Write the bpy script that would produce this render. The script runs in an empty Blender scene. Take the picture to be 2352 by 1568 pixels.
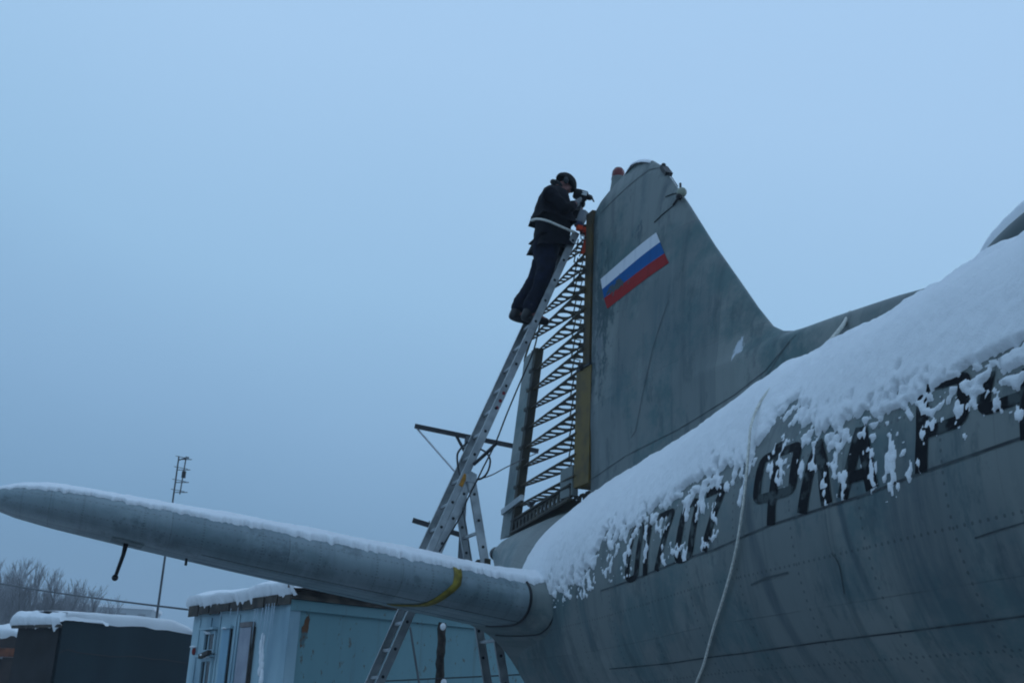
import bpy, bmesh, math, random
from mathutils import Vector, Matrix, noise, geometry
sc = bpy.context.scene
COL = sc.collection
random.seed(7)
V = Vector
rad = math.radians

# ------------------------------------------------------------------ camera
PW, PH = 2352.0, 1568.0                 # pixel grid the measurements were taken on
FPX, PITCH, ROLL = 2635.4, rad(18.465), rad(2.643)
CAM = V((0, 0, 1.6))
cF = V((0, math.cos(PITCH), math.sin(PITCH)))
u0 = V((0, -math.sin(PITCH), math.cos(PITCH)))
cR = math.cos(ROLL) * V((1, 0, 0)) + math.sin(ROLL) * u0
cU = -math.sin(ROLL) * V((1, 0, 0)) + math.cos(ROLL) * u0
cam = bpy.data.cameras.new('camera')
cam.sensor_width = 36
cam.lens = FPX / PW * 36
cam.clip_start, cam.clip_end = 0.1, 5000
cam_o = bpy.data.objects.new('camera', cam)
COL.objects.link(cam_o)
m3 = Matrix((cR, cU, -cF)).transposed()
cam_o.matrix_world = Matrix.Translation(CAM) @ m3.to_4x4()
sc.camera = cam_o

# ------------------------------------------------------------------ world: overcast dusk
w = bpy.data.worlds.new('World')
sc.world = w
w.use_nodes = True
nt = w.node_tree
nt.nodes.clear()
N = nt.nodes.new
L = nt.links.new
out = N('ShaderNodeOutputWorld')
bg = N('ShaderNodeBackground')
bg.inputs[1].default_value = 0.1
sky = N('ShaderNodeTexSky')
sky.sky_type = 'NISHITA'
sky.sun_disc = False
sky.sun_elevation = rad(20)
sky.sun_rotation = rad(70)
tc = N('ShaderNodeTexCoord')
sep = N('ShaderNodeSeparateXYZ')
L(tc.outputs['Generated'], sep.inputs[0])
ramp = N('ShaderNodeValToRGB')
cr = ramp.color_ramp
SKY = [(0.0, (.155, .305, .485)), (0.10, (.182, .352, .555)), (0.20, (.245, .436, .668)), (0.33, (.312, .532, .775)), (0.52, (.374, .586, .845)), (1.0, (.42, .615, .90))]
while len(cr.elements) < len(SKY):
    cr.elements.new(0.5)
for e, (p_, c_) in zip(cr.elements, SKY):
    e.position = p_
    e.color = (*c_, 1)
# cloud cover a little thinner (brighter) to the right (east) and slightly mottled
nz = N('ShaderNodeTexNoise')
nz.inputs['Scale'].default_value = 2.2
nz.inputs['Detail'].default_value = 3
L(tc.outputs['Generated'], nz.inputs['Vector'])
ma = N('ShaderNodeMath'); ma.operation = 'MULTIPLY_ADD'
ma.inputs[1].default_value = 0.17
L(sep.outputs[0], ma.inputs[0])
L(sep.outputs[2], ma.inputs[2])
mn = N('ShaderNodeMath'); mn.operation = 'MULTIPLY_ADD'
mn.inputs[1].default_value = 0.10
L(nz.outputs['Fac'], mn.inputs[0])
L(ma.outputs[0], mn.inputs[2])
ms = N('ShaderNodeMath'); ms.operation = 'SUBTRACT'
ms.inputs[1].default_value = 0.05
L(mn.outputs[0], ms.inputs[0])
L(ms.outputs[0], ramp.inputs[0])
sca = N('ShaderNodeVectorMath'); sca.operation = 'SCALE'
sca.inputs['Scale'].default_value = 11.2
L(ramp.outputs[0], sca.inputs[0])
mix = N('ShaderNodeMix'); mix.data_type = 'RGBA'
mix.inputs[0].default_value = 0.97
L(sky.outputs[0], mix.inputs[6])
L(sca.outputs[0], mix.inputs[7])
L(mix.outputs[2], bg.inputs[0])
L(bg.outputs[0], out.inputs[0])
sun = bpy.data.lights.new('sun', 'SUN')
sun.energy = 0.5
sun.angle = rad(60)
sun.color = (.62, .80, 1)
sun_o = bpy.data.objects.new('sun', sun)
COL.objects.link(sun_o)
sd = V((math.sin(rad(70)) * math.cos(rad(20)), math.cos(rad(70)) * math.cos(rad(20)), math.sin(rad(20))))
sun_o.rotation_euler = sd.to_track_quat('Z', 'Y').to_euler()
sc.view_settings.view_transform = 'Standard'
sc.view_settings.look = 'None'
sc.view_settings.exposure = 0.0
sc.view_settings.gamma = 1.0
sc.view_settings.use_curve_mapping = False
sc.cycles.filter_width = 2.0

# ------------------------------------------------------------------ measuring helpers
def ray(x, y):
    return cF * FPX + cR * (x - PW / 2) - cU * (y - PH / 2)
AZ = rad(-20.6)
NOSE = V((-math.sin(AZ), -math.cos(AZ), 0))
STAR = V((math.sin(AZ - math.pi / 2), math.cos(AZ - math.pi / 2), 0))
d_ = ray(1360, 800)
OX = CAM + d_ * (12.0 / d_.y)
OX.z = 0
def A(t, s, z):
    "aircraft (forward of rudder post, to starboard, up) -> world"
    return OX + NOSE * t + STAR * s + V((0, 0, z))
def loc(P):
    q = P - OX
    return (q.dot(NOSE), q.dot(STAR), q.z)
def pl(x, y, P, n):
    d = ray(x, y)
    return CAM + d * ((P - CAM).dot(n) / d.dot(n))
def on_s(x, y, s):
    return loc(pl(x, y, A(0, s, 0), STAR))
def on_t(x, y, t):
    return loc(pl(x, y, A(t, 0, 0), NOSE))
def at_depth(x, y, Y):
    d = ray(x, y)
    return CAM + d * (Y / d.y)
def interp(x, tab):
    if x <= tab[0][0]:
        return tab[0][1]
    for (a, b), (c, d) in zip(tab, tab[1:]):
        if x <= c:
            return b + (d - b) * (x - a) / (c - a)
    return tab[-1][1]
def sinterp(x, tab):
    "monotone-ish cubic interpolation"
    n = len(tab)
    if x <= tab[0][0]: return tab[0][1]
    if x >= tab[-1][0]: return tab[-1][1]
    for i in range(n - 1):
        if x <= tab[i + 1][0]:
            break
    x0, y0 = tab[i]; x1, y1 = tab[i + 1]
    def sl(j):
        if j <= 0: return (tab[1][1] - tab[0][1]) / (tab[1][0] - tab[0][0])
        if j >= n - 1: return (tab[-1][1] - tab[-2][1]) / (tab[-1][0] - tab[-2][0])
        return (tab[j + 1][1] - tab[j - 1][1]) / (tab[j + 1][0] - tab[j - 1][0])
    h = x1 - x0; u = (x - x0) / h
    return (2*u**3 - 3*u**2 + 1) * y0 + (u**3 - 2*u**2 + u) * h * sl(i) + (-2*u**3 + 3*u**2) * y1 + (u**3 - u**2) * h * sl(i + 1)
def nzv(x, y, z=0.0):
    return noise.noise(V((x, y, z)))
def fbm(x, y, z=0.0, o=3):
    a, s_, f_ = 0, 1, 1
    for i in range(o):
        a += s_ * nzv(x * f_, y * f_, z + i * 7.1)
        s_ *= .5; f_ *= 2.03
    return a
def sstep(a, b, x):
    x = max(0, min(1, (x - a) / (b - a)))
    return x * x * (3 - 2 * x)

# ------------------------------------------------------------------ materials
def mat(name, col, rough=.6, metal=0.0, var=.15, scale=3.0, spec=.4, col2=None, bump=0.0, bscale=30.0, stretch=None, lo=.4, hi=.65):
    m = bpy.data.materials.new(name)
    m.use_nodes = True
    t = m.node_tree
    b = t.nodes['Principled BSDF']
    b.inputs['Roughness'].default_value = rough
    b.inputs['Metallic'].default_value = metal
    b.inputs['Specular IOR Level'].default_value = spec
    c = t.nodes.new('ShaderNodeTexCoord')
    mp = t.nodes.new('ShaderNodeMapping')
    t.links.new(c.outputs['Object'], mp.inputs[0])
    if stretch:
        mp.inputs['Scale'].default_value = stretch
    n = t.nodes.new('ShaderNodeTexNoise')
    n.inputs['Scale'].default_value = scale
    n.inputs['Detail'].default_value = 6
    t.links.new(mp.outputs[0], n.inputs['Vector'])
    r = t.nodes.new('ShaderNodeValToRGB')
    r.color_ramp.elements[0].position = lo
    r.color_ramp.elements[1].position = hi
    if col2 is None:
        col2 = tuple(x * (1 - 2 * var) for x in col)
    r.color_ramp.elements[0].color = (*col2, 1)
    r.color_ramp.elements[1].color = (*col, 1)
    t.links.new(n.outputs['Fac'], r.inputs[0])
    t.links.new(r.outputs[0], b.inputs['Base Color'])
    if bump:
        n2 = t.nodes.new('ShaderNodeTexNoise')
        n2.inputs['Scale'].default_value = bscale
        n2.inputs['Detail'].default_value = 4
        t.links.new(c.outputs['Object'], n2.inputs['Vector'])
        bp = t.nodes.new('ShaderNodeBump')
        bp.inputs['Strength'].default_value = bump
        bp.inputs['Distance'].default_value = .02
        t.links.new(n2.outputs['Fac'], bp.inputs['Height'])
        t.links.new(bp.outputs[0], b.inputs['Normal'])
    return m

class NT:
    "tiny node-building helper"
    def __init__(s, m):
        s.t = m.node_tree
    def n(s, kind, **kw):
        x = s.t.nodes.new(kind)
        for k, v in kw.items():
            setattr(x, k, v)
        return x
    def put(s, sock, v):
        if hasattr(v, 'is_output'):
            s.t.links.new(v, sock)
        else:
            sock.default_value = v
    def math(s, op, a, b=None, clamp=False):
        x = s.n('ShaderNodeMath', operation=op, use_clamp=clamp)
        s.put(x.inputs[0], a)
        if b is not None:
            s.put(x.inputs[1], b)
        return x.outputs[0]
    def mix(s, f, a, b):
        x = s.n('ShaderNodeMix', data_type='RGBA')
        s.put(x.inputs[0], f); s.put(x.inputs[6], a); s.put(x.inputs[7], b)
        return x.outputs[2]
    def noise(s, vec, scale, detail=5, rough=.55):
        x = s.n('ShaderNodeTexNoise')
        s.t.links.new(vec, x.inputs['Vector'])
        x.inputs['Scale'].default_value = scale
        x.inputs['Detail'].default_value = detail
        x.inputs['Roughness'].default_value = rough
        return x.outputs['Fac']
    def mapv(s, vec, sc_, lo=(0, 0, 0)):
        x = s.n('ShaderNodeMapping')
        s.t.links.new(vec, x.inputs[0])
        x.inputs['Scale'].default_value = sc_
        x.inputs['Location'].default_value = lo
        return x.outputs[0]
    def step(s, v, a, b):
        x = s.n('ShaderNodeMapRange')
        s.put(x.inputs[0], v)
        x.inputs[1].default_value = a; x.inputs[2].default_value = b
        return x.outputs[0]

def aircraft_paint(name, base, teal, stain, panel_u, panel_v, line=.5, rivets=True, spec=.35, wear=1.0, bands=(), chips=()):
    "weathered grey aircraft paint; UV is in metres (u along, v up/around)"
    m = bpy.data.materials.new(name)
    m.use_nodes = True
    h = NT(m)
    b = m.node_tree.nodes['Principled BSDF']
    uv = h.n('ShaderNodeUVMap', uv_map='UVMap').outputs[0]
    sep = h.n('ShaderNodeSeparateXYZ')
    h.t.links.new(uv, sep.inputs[0])
    u, v = sep.outputs[0], sep.outputs[1]
    pu = h.math('FLOOR', h.math('ADD', h.math('DIVIDE', u, panel_u), .5)); pv_ = h.math('FLOOR', h.math('ADD', h.math('DIVIDE', v, panel_v), .5))
    cv = h.n('ShaderNodeCombineXYZ'); h.put(cv.inputs[0], pu); h.put(cv.inputs[1], pv_)
    wn_ = h.n('ShaderNodeTexWhiteNoise', noise_dimensions='3D'); h.t.links.new(cv.outputs[0], wn_.inputs['Vector'])
    base_c = h.mix(wn_.outputs['Value'], (base[0] * .80, base[1] * .83, base[2] * .85, 1), (base[0] * 1.12, base[1] * 1.10, base[2] * 1.08, 1))
    # broad patches of greener old paint
    p1 = h.step(h.noise(uv, .9, 8, .68), .50, .60)
    c = h.mix(h.math('MULTIPLY', p1, .78), base_c, (*teal, 1))
    b1 = h.step(h.noise(h.mapv(uv, (1.5, .6, 1), (4, 9, 0)), 2.6, 8, .72), .54, .60)
    c = h.mix(h.math('MULTIPLY', b1, .42), c, (*stain, 1))
    b2 = h.step(h.noise(h.mapv(uv, (1, .8, 1), (14, 3, 0)), 1.9, 8, .7), .58, .63)
    c = h.mix(h.math('MULTIPLY', b2, .25), c, (base[0] * 1.35, base[1] * 1.35, base[2] * 1.3, 1))
    # run-off streaks
    st = h.mapv(uv, (5.5, .35, 1), (3.3, 1.7, 0))
    s1 = h.step(h.noise(st, 1.0, 5, .6), .52, .74)
    brk = h.step(h.noise(uv, .55, 2), .42, .62)
    c = h.mix(h.math('MULTIPLY', h.math('MULTIPLY', s1, brk), .78 * wear), c, (*stain, 1))
    st2 = h.mapv(uv, (16, .7, 1), (1.1, 9.7, 0))
    s2 = h.step(h.noise(st2, 1.0, 4, .6), .56, .72)
    c = h.mix(h.math('MULTIPLY', s2, .28 * wear), c, (*stain, 1))
    # definite stains: (u centre, v centre, slope du/dv, half width, half length, strength, colour, sharpness)
    wob = h.noise(h.mapv(uv, (2.2, 1.1, 1), (5, 3, 0)), 1.0, 5, .6)
    fine = h.noise(h.mapv(uv, (14, 1.5, 1), (2, 8, 0)), 1.0, 5, .65)
    for (bu, bv, slp, hw_, hl, stg, bc_) in bands:
        dv = h.math('SUBTRACT', v, bv)
        du = h.math('SUBTRACT', h.math('SUBTRACT', u, bu), h.math('MULTIPLY', dv, slp))
        du = h.math('ADD', du, h.math('MULTIPLY', h.math('SUBTRACT', wob, .5), hw_ * 1.6))
        mu = h.step(h.math('ABSOLUTE', du), hw_ * 1.25, hw_ * .45)
        mv = h.step(h.math('ADD', h.math('ABSOLUTE', dv), h.math('MULTIPLY', h.math('SUBTRACT', fine, .5), hl * .9)), hl * 1.15, hl * .35)
        kf = h.math('MULTIPLY', h.math('MULTIPLY', mu, mv), h.math('MULTIPLY', h.step(fine, .2, .6), stg))
        c = h.mix(kf, c, (*bc_, 1))
    for (bu, bv, hw_, hl, stg, bc_) in chips:
        du = h.math('DIVIDE', h.math('SUBTRACT', u, bu), hw_); dv = h.math('DIVIDE', h.math('SUBTRACT', v, bv), hl)
        r_ = h.math('SQRT', h.math('ADD', h.math('POWER', du, 2.0), h.math('POWER', dv, 2.0)))
        nn = h.noise(h.mapv(uv, (1, .45, 1), (bu, bv, 0)), 13, 6, .7)
        kf = h.math('MULTIPLY', h.step(h.math('SUBTRACT', nn, h.math('MULTIPLY', r_, .17)), .35, .39), stg)
        c = h.mix(kf, c, (*bc_, 1))
    # pale chalking
    s3 = h.step(h.noise(h.mapv(uv, (9, .5, 1), (7, 2, 0)), 1.0, 4), .60, .78)
    c = h.mix(h.math('MULTIPLY', s3, .22), c, (base[0] * 1.5, base[1] * 1.5, base[2] * 1.5, 1))
    # chipped spots
    ch = h.step(h.noise(uv, 14, 6, .7), .69, .72)
    c = h.mix(h.math('MULTIPLY', ch, .55 * wear), c, (*stain, 1))
    # panel joints
    def lines(x, step_, wd, off=0.0):
        f = h.math('FRACT', h.math('ADD', h.math('DIVIDE', x, step_), off))
        dd = h.math('MULTIPLY', h.math('ABSOLUTE', h.math('SUBTRACT', f, .5)), step_)
        return dd
    ju = h.math('LESS_THAN', lines(u, panel_u, 0), .004)
    jv = h.math('LESS_THAN', lines(v, panel_v, 0), .004)
    j = h.math('MAXIMUM', ju, jv)
    fade = h.step(h.noise(uv, 1.7, 3), .35, .6)
    c = h.mix(h.math('MULTIPLY', h.math('MULTIPLY', j, fade), line), c, (.02, .025, .028, 1))
    hgt = h.math('MULTIPLY', j, -1.0)
    if rivets:
        # rivet rows along frames and stringers
        du = lines(u, panel_u / 2, 0, .04); dv_ = lines(v, .05, 0)
        r1 = h.math('SQRT', h.math('ADD', h.math('POWER', du, 2.0), h.math('POWER', dv_, 2.0)))
        dv2 = lines(v, panel_v / 2, 0, .06); du2 = lines(u, .05, 0)
        r2 = h.math('SQRT', h.math('ADD', h.math('POWER', dv2, 2.0), h.math('POWER', du2, 2.0)))
        rr = h.math('LESS_THAN', h.math('MINIMUM', r1, r2), .0090)
        c = h.mix(h.math('MULTIPLY', rr, .50), c, (.03, .035, .04, 1))
        hgt = h.math('ADD', hgt, rr)
    h.t.links.new(c, b.inputs['Base Color'])
    # skin ripples between frames
    rp = h.noise(h.mapv(uv, (1.6, 1.0, 1)), 1.2, 2)
    hgt2 = h.math('ADD', h.math('MULTIPLY', hgt, .004), h.math('MULTIPLY', rp, .03))
    bp = h.n('ShaderNodeBump')
    bp.inputs['Strength'].default_value = .5
    bp.inputs['Distance'].default_value = 1.0
    h.t.links.new(hgt2, bp.inputs['Height'])
    h.t.links.new(bp.outputs[0], b.inputs['Normal'])
    b.inputs['Roughness'].default_value = .5
    b.inputs['Specular IOR Level'].default_value = spec
    return m

def snow_mat():
    m = bpy.data.materials.new('snow')
    m.use_nodes = True
    h = NT(m)
    b = m.node_tree.nodes['Principled BSDF']
    co = h.n('ShaderNodeTexCoord').outputs['Object']
    c = h.mix(h.noise(co, 6, 5), (.74, .76, .79, 1), (.84, .86, .88, 1))
    h.t.links.new(c, b.inputs['Base Color'])
    b.inputs['Roughness'].default_value = .85
    b.inputs['Specular IOR Level'].default_value = .2
    b.inputs['Subsurface Weight'].default_value = 0.0
    f1 = h.noise(co, 26, 6, .7)
    f2 = h.noise(co, 95, 4, .65)
    bp = h.n('ShaderNodeBump')
    bp.inputs['Strength'].default_value = .5
    bp.inputs['Distance'].default_value = .016
    h.t.links.new(h.math('ADD', h.math('MULTIPLY', f1, .7), f2), bp.inputs['Height'])
    h.t.links.new(bp.outputs[0], b.inputs['Normal'])
    return m

SNOW = snow_mat()
GREY = (.172, .194, .188)
TEAL = (.070, .125, .134)
STAIN = (.036, .060, .070)
DKB = (.040, .062, .078); TLB = (.045, .092, .108)
FUS_BANDS = [(6.55, -.35, -.12, .26, .55, .7, DKB), (6.9, -.2, -.1, .12, .45, .5, TLB), (5.05, .0, -.3, .05, .5, .7, DKB), (5.2, -.6, -.3, .06, .5, .7, DKB), (2.35, -.15, -.15, .07, .45, .75, TLB), (6.0, -.2, -.2, .03, .5, .8, DKB), (5.95, .1, -.2, .03, .3, .6, TLB), (7.1, -.7, -.1, .10, .5, .6, DKB), (1.6, -.5, .0, .25, .45, .45, DKB), (4.3, -.8, .0, .3, .35, .4, TLB), (5.9, -.45, 0, .22, .2, .4, TLB), (2.35, .08, 0, .07, .10, .7, (.045, .105, .15)), (4.45, .18, 0, .08, .07, .6, (.05, .12, .15)), (5.1, .18, 0, .08, .07, .6, (.05, .12, .15))]
FIN_BANDS = [(.34, 5.5, -.044, .05, 1.9, .7, DKB), (.72, 7.0, .0, .05, .35, .6, DKB), (.45, 6.3, .0, .10, .8, .5, TLB), (1.75, 6.7, .2, .05, .3, .6, DKB), (1.9, 5.35, -.2, .28, .5, .5, TLB), (.95, 4.9, .1, .25, .4, .4, TLB), (2.4, 5.0, .1, .35, .5, .3, TLB), (1.4, 6.85, .0, .06, .3, .45, TLB), (.4, 6.9, 0, .12, .3, .3, TLB)]
FIN_CHIPS = [(.48, 5.7, .25, .75, .9, (.038, .068, .075)), (.62, 5.85, .3, .3, .8, (.038, .068, .075)), (.48, 5.45, .10, .3, .6, (.20, .22, .23)), (1.35, 6.35, .10, .12, .8, (.05, .075, .09)), (3.15, 4.65, .06, .08, .9, (.5, .55, .6)), (.30, 6.5, .07, .9, .7, (.05, .075, .08))]
M_STAB = aircraft_paint('stabilizer_paint', (.20, .255, .275), (.11, .165, .18), STAIN, .95, .6, line=.4, wear=.7, spec=.45, bands=[(3, -.66, 0, 6, .035, .7, DKB), (3, -.30, 0, 6, .16, .35, DKB), (1.6, -.45, 0, .5, .10, .5, TLB), (4.4, -.35, 0, .25, .25, .45, DKB), (3.0, -.5, 0, .8, .05, .6, DKB)])
M_FUS = aircraft_paint('fuselage_paint', GREY, TEAL, STAIN, 1.3, 1.15, line=.30, spec=.25, bands=FUS_BANDS)
M_FIN = aircraft_paint('fin_paint', (.162, .188, .184), (.055, .118, .124), STAIN, 1.9, 1.37, line=.25, rivets=False, spec=.2, bands=FIN_BANDS, chips=FIN_CHIPS)
M_ALU = mat('aluminium', (.42, .44, .45), .42, .55, .12, 6, col2=(.27, .29, .30))
M_OCHRE = mat('ochre_primer', (.135, .085, .010), .6, 0, .3, 3.5, col2=(.050, .036, .012), lo=.38, hi=.58)
M_BROWN = mat('brown_primer', (.042, .034, .016), .6, 0, .3, 5, col2=(.018, .016, .011))
M_RIB = mat('rib_primer', (.090, .066, .028), .6, 0, .3, 8, col2=(.030, .026, .018))
M_DARK = mat('dark_metal', (.012, .013, .015), .5, .2, .2, 8)
M_BLACK = mat('black_paint', (.0085, .0095, .012), .8, 0, .2, 9, spec=.12, col2=(.060, .074, .076), lo=.37, hi=.46)
M_SEAM = mat('seam_sealant', (.022, .026, .03), .7, 0, .2, 7, col2=(.06, .075, .08), lo=.4, hi=.6)
M_YEL = mat('yellow_webbing', (.22, .17, .015), .75, 0, .2, 20, bump=.3, bscale=120)
M_ORG = mat('orange_webbing', (.60, .045, .006), .6, 0, .15, 20)
M_ROPE = mat('rope', (.78, .77, .70), .8, 0, .15, 60, bump=.5, bscale=150)
M_RED = mat('red_glass', (.13, .010, .010), .25, 0, .1, 5)
M_GLASS = mat('dark_glass', (.010, .014, .016), .12, 0, .1, 5, spec=.6)
M_CREAM = mat('insulator', (.26, .28, .22), .5, 0, .1, 9)

# ------------------------------------------------------------------ mesh builder
class MB:
    def __init__(s):
        s.v = []; s.f = []; s.uv = {}
    def add(s, vs, fs, uvs=None):
        o = len(s.v)
        s.v += [V(x) for x in vs]
        s.f += [tuple(i + o for i in f) for f in fs]
        if uvs:
            for i, x in enumerate(uvs):
                s.uv[o + i] = x
    def grid(s, rows, closed=False, uvs=None):
        n = len(rows[0])
        vs = [p for r in rows for p in r]
        fs = []
        for i in range(len(rows) - 1):
            for j in range(n if closed else n - 1):
                k = (j + 1) % n
                fs.append((i * n + j, i * n + k, (i + 1) * n + k, (i + 1) * n + j))
        s.add(vs, fs, [q for r in uvs for q in r] if uvs else None)
    def box(s, c, ax, ay, az):
        "centre and three half-axis vectors"
        c, ax, ay, az = V(c), V(ax), V(ay), V(az)
        vs = [c + sx * ax + sy * ay + sz * az for sx in (-1, 1) for sy in (-1, 1) for sz in (-1, 1)]
        s.add(vs, [(0, 1, 3, 2), (4, 6, 7, 5), (0, 4, 5, 1), (2, 3, 7, 6), (0, 2, 6, 4), (1, 5, 7, 3)])
    def tube(s, pts, r, n=8, cap=True):
        pts = [V(p) for p in pts]
        rs = r if isinstance(r, (list, tuple)) else [r] * len(pts)
        T0 = (pts[1] - pts[0]).normalized()
        X = T0.orthogonal().normalized()
        rows = []
        for i, p in enumerate(pts):
            T = (pts[min(i + 1, len(pts) - 1)] - pts[max(i - 1, 0)]).normalized()
            X = (X - T * X.dot(T)).normalized()
            Y = T.cross(X)
            rows.append([p + rs[i] * (math.cos(2 * math.pi * j / n) * X + math.sin(2 * math.pi * j / n) * Y) for j in range(n)])
        o = len(s.v)
        s.grid(rows, True)
        if cap:
            m = len(s.v)
            s.f.append(tuple(o + j for j in reversed(range(n))))
            s.f.append(tuple(m - n + j for j in range(n)))
    def ball(s, c, r, nu=12, nv=8, sx=(1, 1, 1)):
        rows = []
        for i in range(nv + 1):
            a = math.pi * i / nv
            rows.append([V(c) + V((r * sx[0] * math.sin(a) * math.cos(2 * math.pi * j / nu), r * sx[1] * math.sin(a) * math.sin(2 * math.pi * j / nu), r * sx[2] * math.cos(a))) for j in range(nu)])
        s.grid(rows, True)
    def bar(s, a, b, wx, wy, up):
        "rectangular bar from a to b; half sizes wx (along up-ish) and wy"
        a, b = V(a), V(b)
        T = (b - a)
        U_ = V(up); U_ = (U_ - T * (U_.dot(T) / T.length_squared)).normalized()
        W_ = T.cross(U_).normalized()
        s.box((a + b) / 2, T / 2, U_ * wx, W_ * wy)
    def build(s, name, m, parent=None, origin=None, smooth=False):
        me = bpy.data.meshes.new(name)
        o_ = V(origin) if origin is not None else V((0, 0, 0))
        me.from_pydata([tuple(p - o_) for p in s.v], [], s.f)
        if s.uv:
            l = me.uv_layers.new(name='UVMap')
            vi = [0] * len(me.loops)
            me.loops.foreach_get('vertex_index', vi)
            flat = []
            for i in vi:
                flat += s.uv.get(i, (0, 0))
            l.data.foreach_set('uv', flat)
        me.materials.append(m)
        if smooth:
            me.polygons.foreach_set('use_smooth', [True] * len(me.polygons))
        bm = bmesh.new(); bm.from_mesh(me)
        bmesh.ops.recalc_face_normals(bm, faces=bm.faces)
        bm.to_mesh(me); bm.free()
        me.update()
        ob = bpy.data.objects.new(name, me)
        COL.objects.link(ob)
        if parent:
            ob.parent = parent
        elif origin is not None:
            ob.location = o_
        return ob

def tag(o, label=None, cat=None, group=None, kind=None):
    if label: o['label'] = label
    if cat: o['category'] = cat
    if group: o['group'] = group
    if kind: o['kind'] = kind
    return o
def thing(name, label, cat, at, group=None, rotz=0):
    o = bpy.data.objects.new(name, None)
    COL.objects.link(o)
    o.location = at
    o.rotation_euler = (0, 0, rotz)
    return tag(o, label, cat, group)
def smooth_line(pts, n=6):
    "Catmull-Rom"
    pts = [V(p) for p in pts]
    r = []
    P = [pts[0] * 2 - pts[1]] + pts + [pts[-1] * 2 - pts[-2]]
    for i in range(1, len(P) - 2):
        for k in range(n):
            u = k / n
            a, b, c, d = P[i - 1], P[i], P[i + 1], P[i + 2]
            r.append(.5 * ((2 * b) + (c - a) * u + (2 * a - 5 * b + 4 * c - d) * u * u + (3 * b - 3 * c + d - a) * u ** 3))
    r.append(pts[-1])
    return r

# ------------------------------------------------------------------ ground
g = MB()
rows = []
R_ = [0, 3, 6, 10, 15, 22, 32, 50, 80, 130, 220, 330, 420]
for r in R_:
    rows.append([V((r * math.cos(a * math.pi / 24), r * math.sin(a * math.pi / 24) + 5, .06 * nzv(r * math.cos(a * math.pi / 24) * .4, r * math.sin(a * math.pi / 24) * .4) if r < 200 else 0)) for a in range(48)])
g.grid(rows, True)
M_GROUND = mat('trampled_snow', (.50, .51, .52), .9, 0, .2, .8, col2=(.25, .245, .24), bump=.5, bscale=3, lo=.35, hi=.6)
tag(g.build('ground', M_GROUND, smooth=True), kind='structure')

# ------------------------------------------------------------------ aircraft
LX, LY = NOSE, -STAR
plane = thing('aircraft', 'old grey twin-engined transport aircraft under snow, its tail fin and bare-ribbed rudder towering up', 'aircraft', OX, rotz=math.atan2(NOSE.y, NOSE.x))
def P_(t, s, z):
    return V((t, -s, z))                       # aircraft-local coordinates

TW = [(-2.72, .06), (-2.4, .13), (-2, .25), (-1, .58), (0, .87), (1, 1.03), (1.5, 1.09), (3, 1.17), (4.5, 1.25), (6, 1.33), (7.5, 1.39), (9, 1.42), (15, 1.42), (17, 1.2), (18.5, .75), (19.3, .2)]
TT = [(-2.72, 3.70), (-2.4, 3.77), (-1.2, 3.82), (-.4, 3.84), (.2, 3.78), (1.4, 3.90), (2.6, 3.98), (3.4, 4.07), (4.3, 4.18), (5.5, 4.20), (7, 4.25), (9, 4.34), (15, 4.4), (17, 4.0), (18.5, 3.4), (19.3, 2.9)]
TB = [(-2.72, 3.56), (-2.4, 3.2), (-2, 2.75), (-1, 2.1), (0, 1.65), (1, 1.48), (3, 1.45), (6, 1.48), (15, 1.5), (17, 1.7), (18.5, 2.1), (19.3, 2.6)]
def fw(t): return sinterp(t, TW)
def fz(t):
    a, b = sinterp(t, TT), sinterp(t, TB)
    return (a + b) / 2, (a - b) / 2
TP = [(-2.7, 1.0), (-1.5, 1.2), (0, 1.7), (2.5, 1.5), (4.0, 1.38), (5.5, 1.22), (7.5, 1.08), (9, 1.0)]
def fp(t, th):
    "shoulder exponent: the upper half slopes up to the fin like a pear"
    return 1 + (sinterp(t, TP) - 1) * sstep(0, .5, math.sin(th))
def fus(t, th, off=0.0):
    w_ = fw(t); c, h_ = fz(t)
    ct = math.cos(th)
    return P_(t, (w_ + off) * math.copysign(abs(ct) ** fp(t, th), ct), c + (h_ + off) * math.sin(th))
def fus_in(t, s, z):
    w_ = fw(t); c, h_ = fz(t)
    sn_ = (z - c) / h_
    if abs(sn_) >= 1: return False
    th = math.asin(sn_)
    return abs(s) <= w_ * math.cos(th) ** fp(t, th)
def fus_hit(x, y):
    "photo ray -> (t, theta) on the starboard skin"
    d = ray(x, y).normalized()
    prev = None
    k = 2.0
    while k < 30:
        t, s, z = loc(CAM + d * k)
        if fus_in(t, s, z):
            lo, hi = k - .05, k
            for _ in range(18):
                mi = (lo + hi) / 2
                t, s, z = loc(CAM + d * mi)
                if fus_in(t, s, z): hi = mi
                else: lo = mi
            c, h_ = fz(t)
            return t, math.asin(max(-1, min(1, (z - c) / h_)))
        k += .05
    return None

# fuselage skin
f = MB()
rows, uvs = [], []
NT_, NA = 150, 80
for i in range(NT_ + 1):
    t = -2.72 + (19.3 + 2.72) * i / NT_
    w_ = fw(t); c, h_ = fz(t)
    rows.append([fus(t, 2 * math.pi * j / NA - math.pi / 2) for j in range(NA + 1)])
    uvs.append([(t, (2 * math.pi * j / NA - math.pi / 2) * 1.35) for j in range(NA + 1)])
f.grid(rows, False, uvs)
f.add(rows[0][:-1], [tuple(range(NA))], uvs[0][:-1])
f.add(rows[-1][:-1], [tuple(range(NA))], uvs[-1][:-1])
fuselage = f.build('fuselage', M_FUS, plane, smooth=True)

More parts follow.
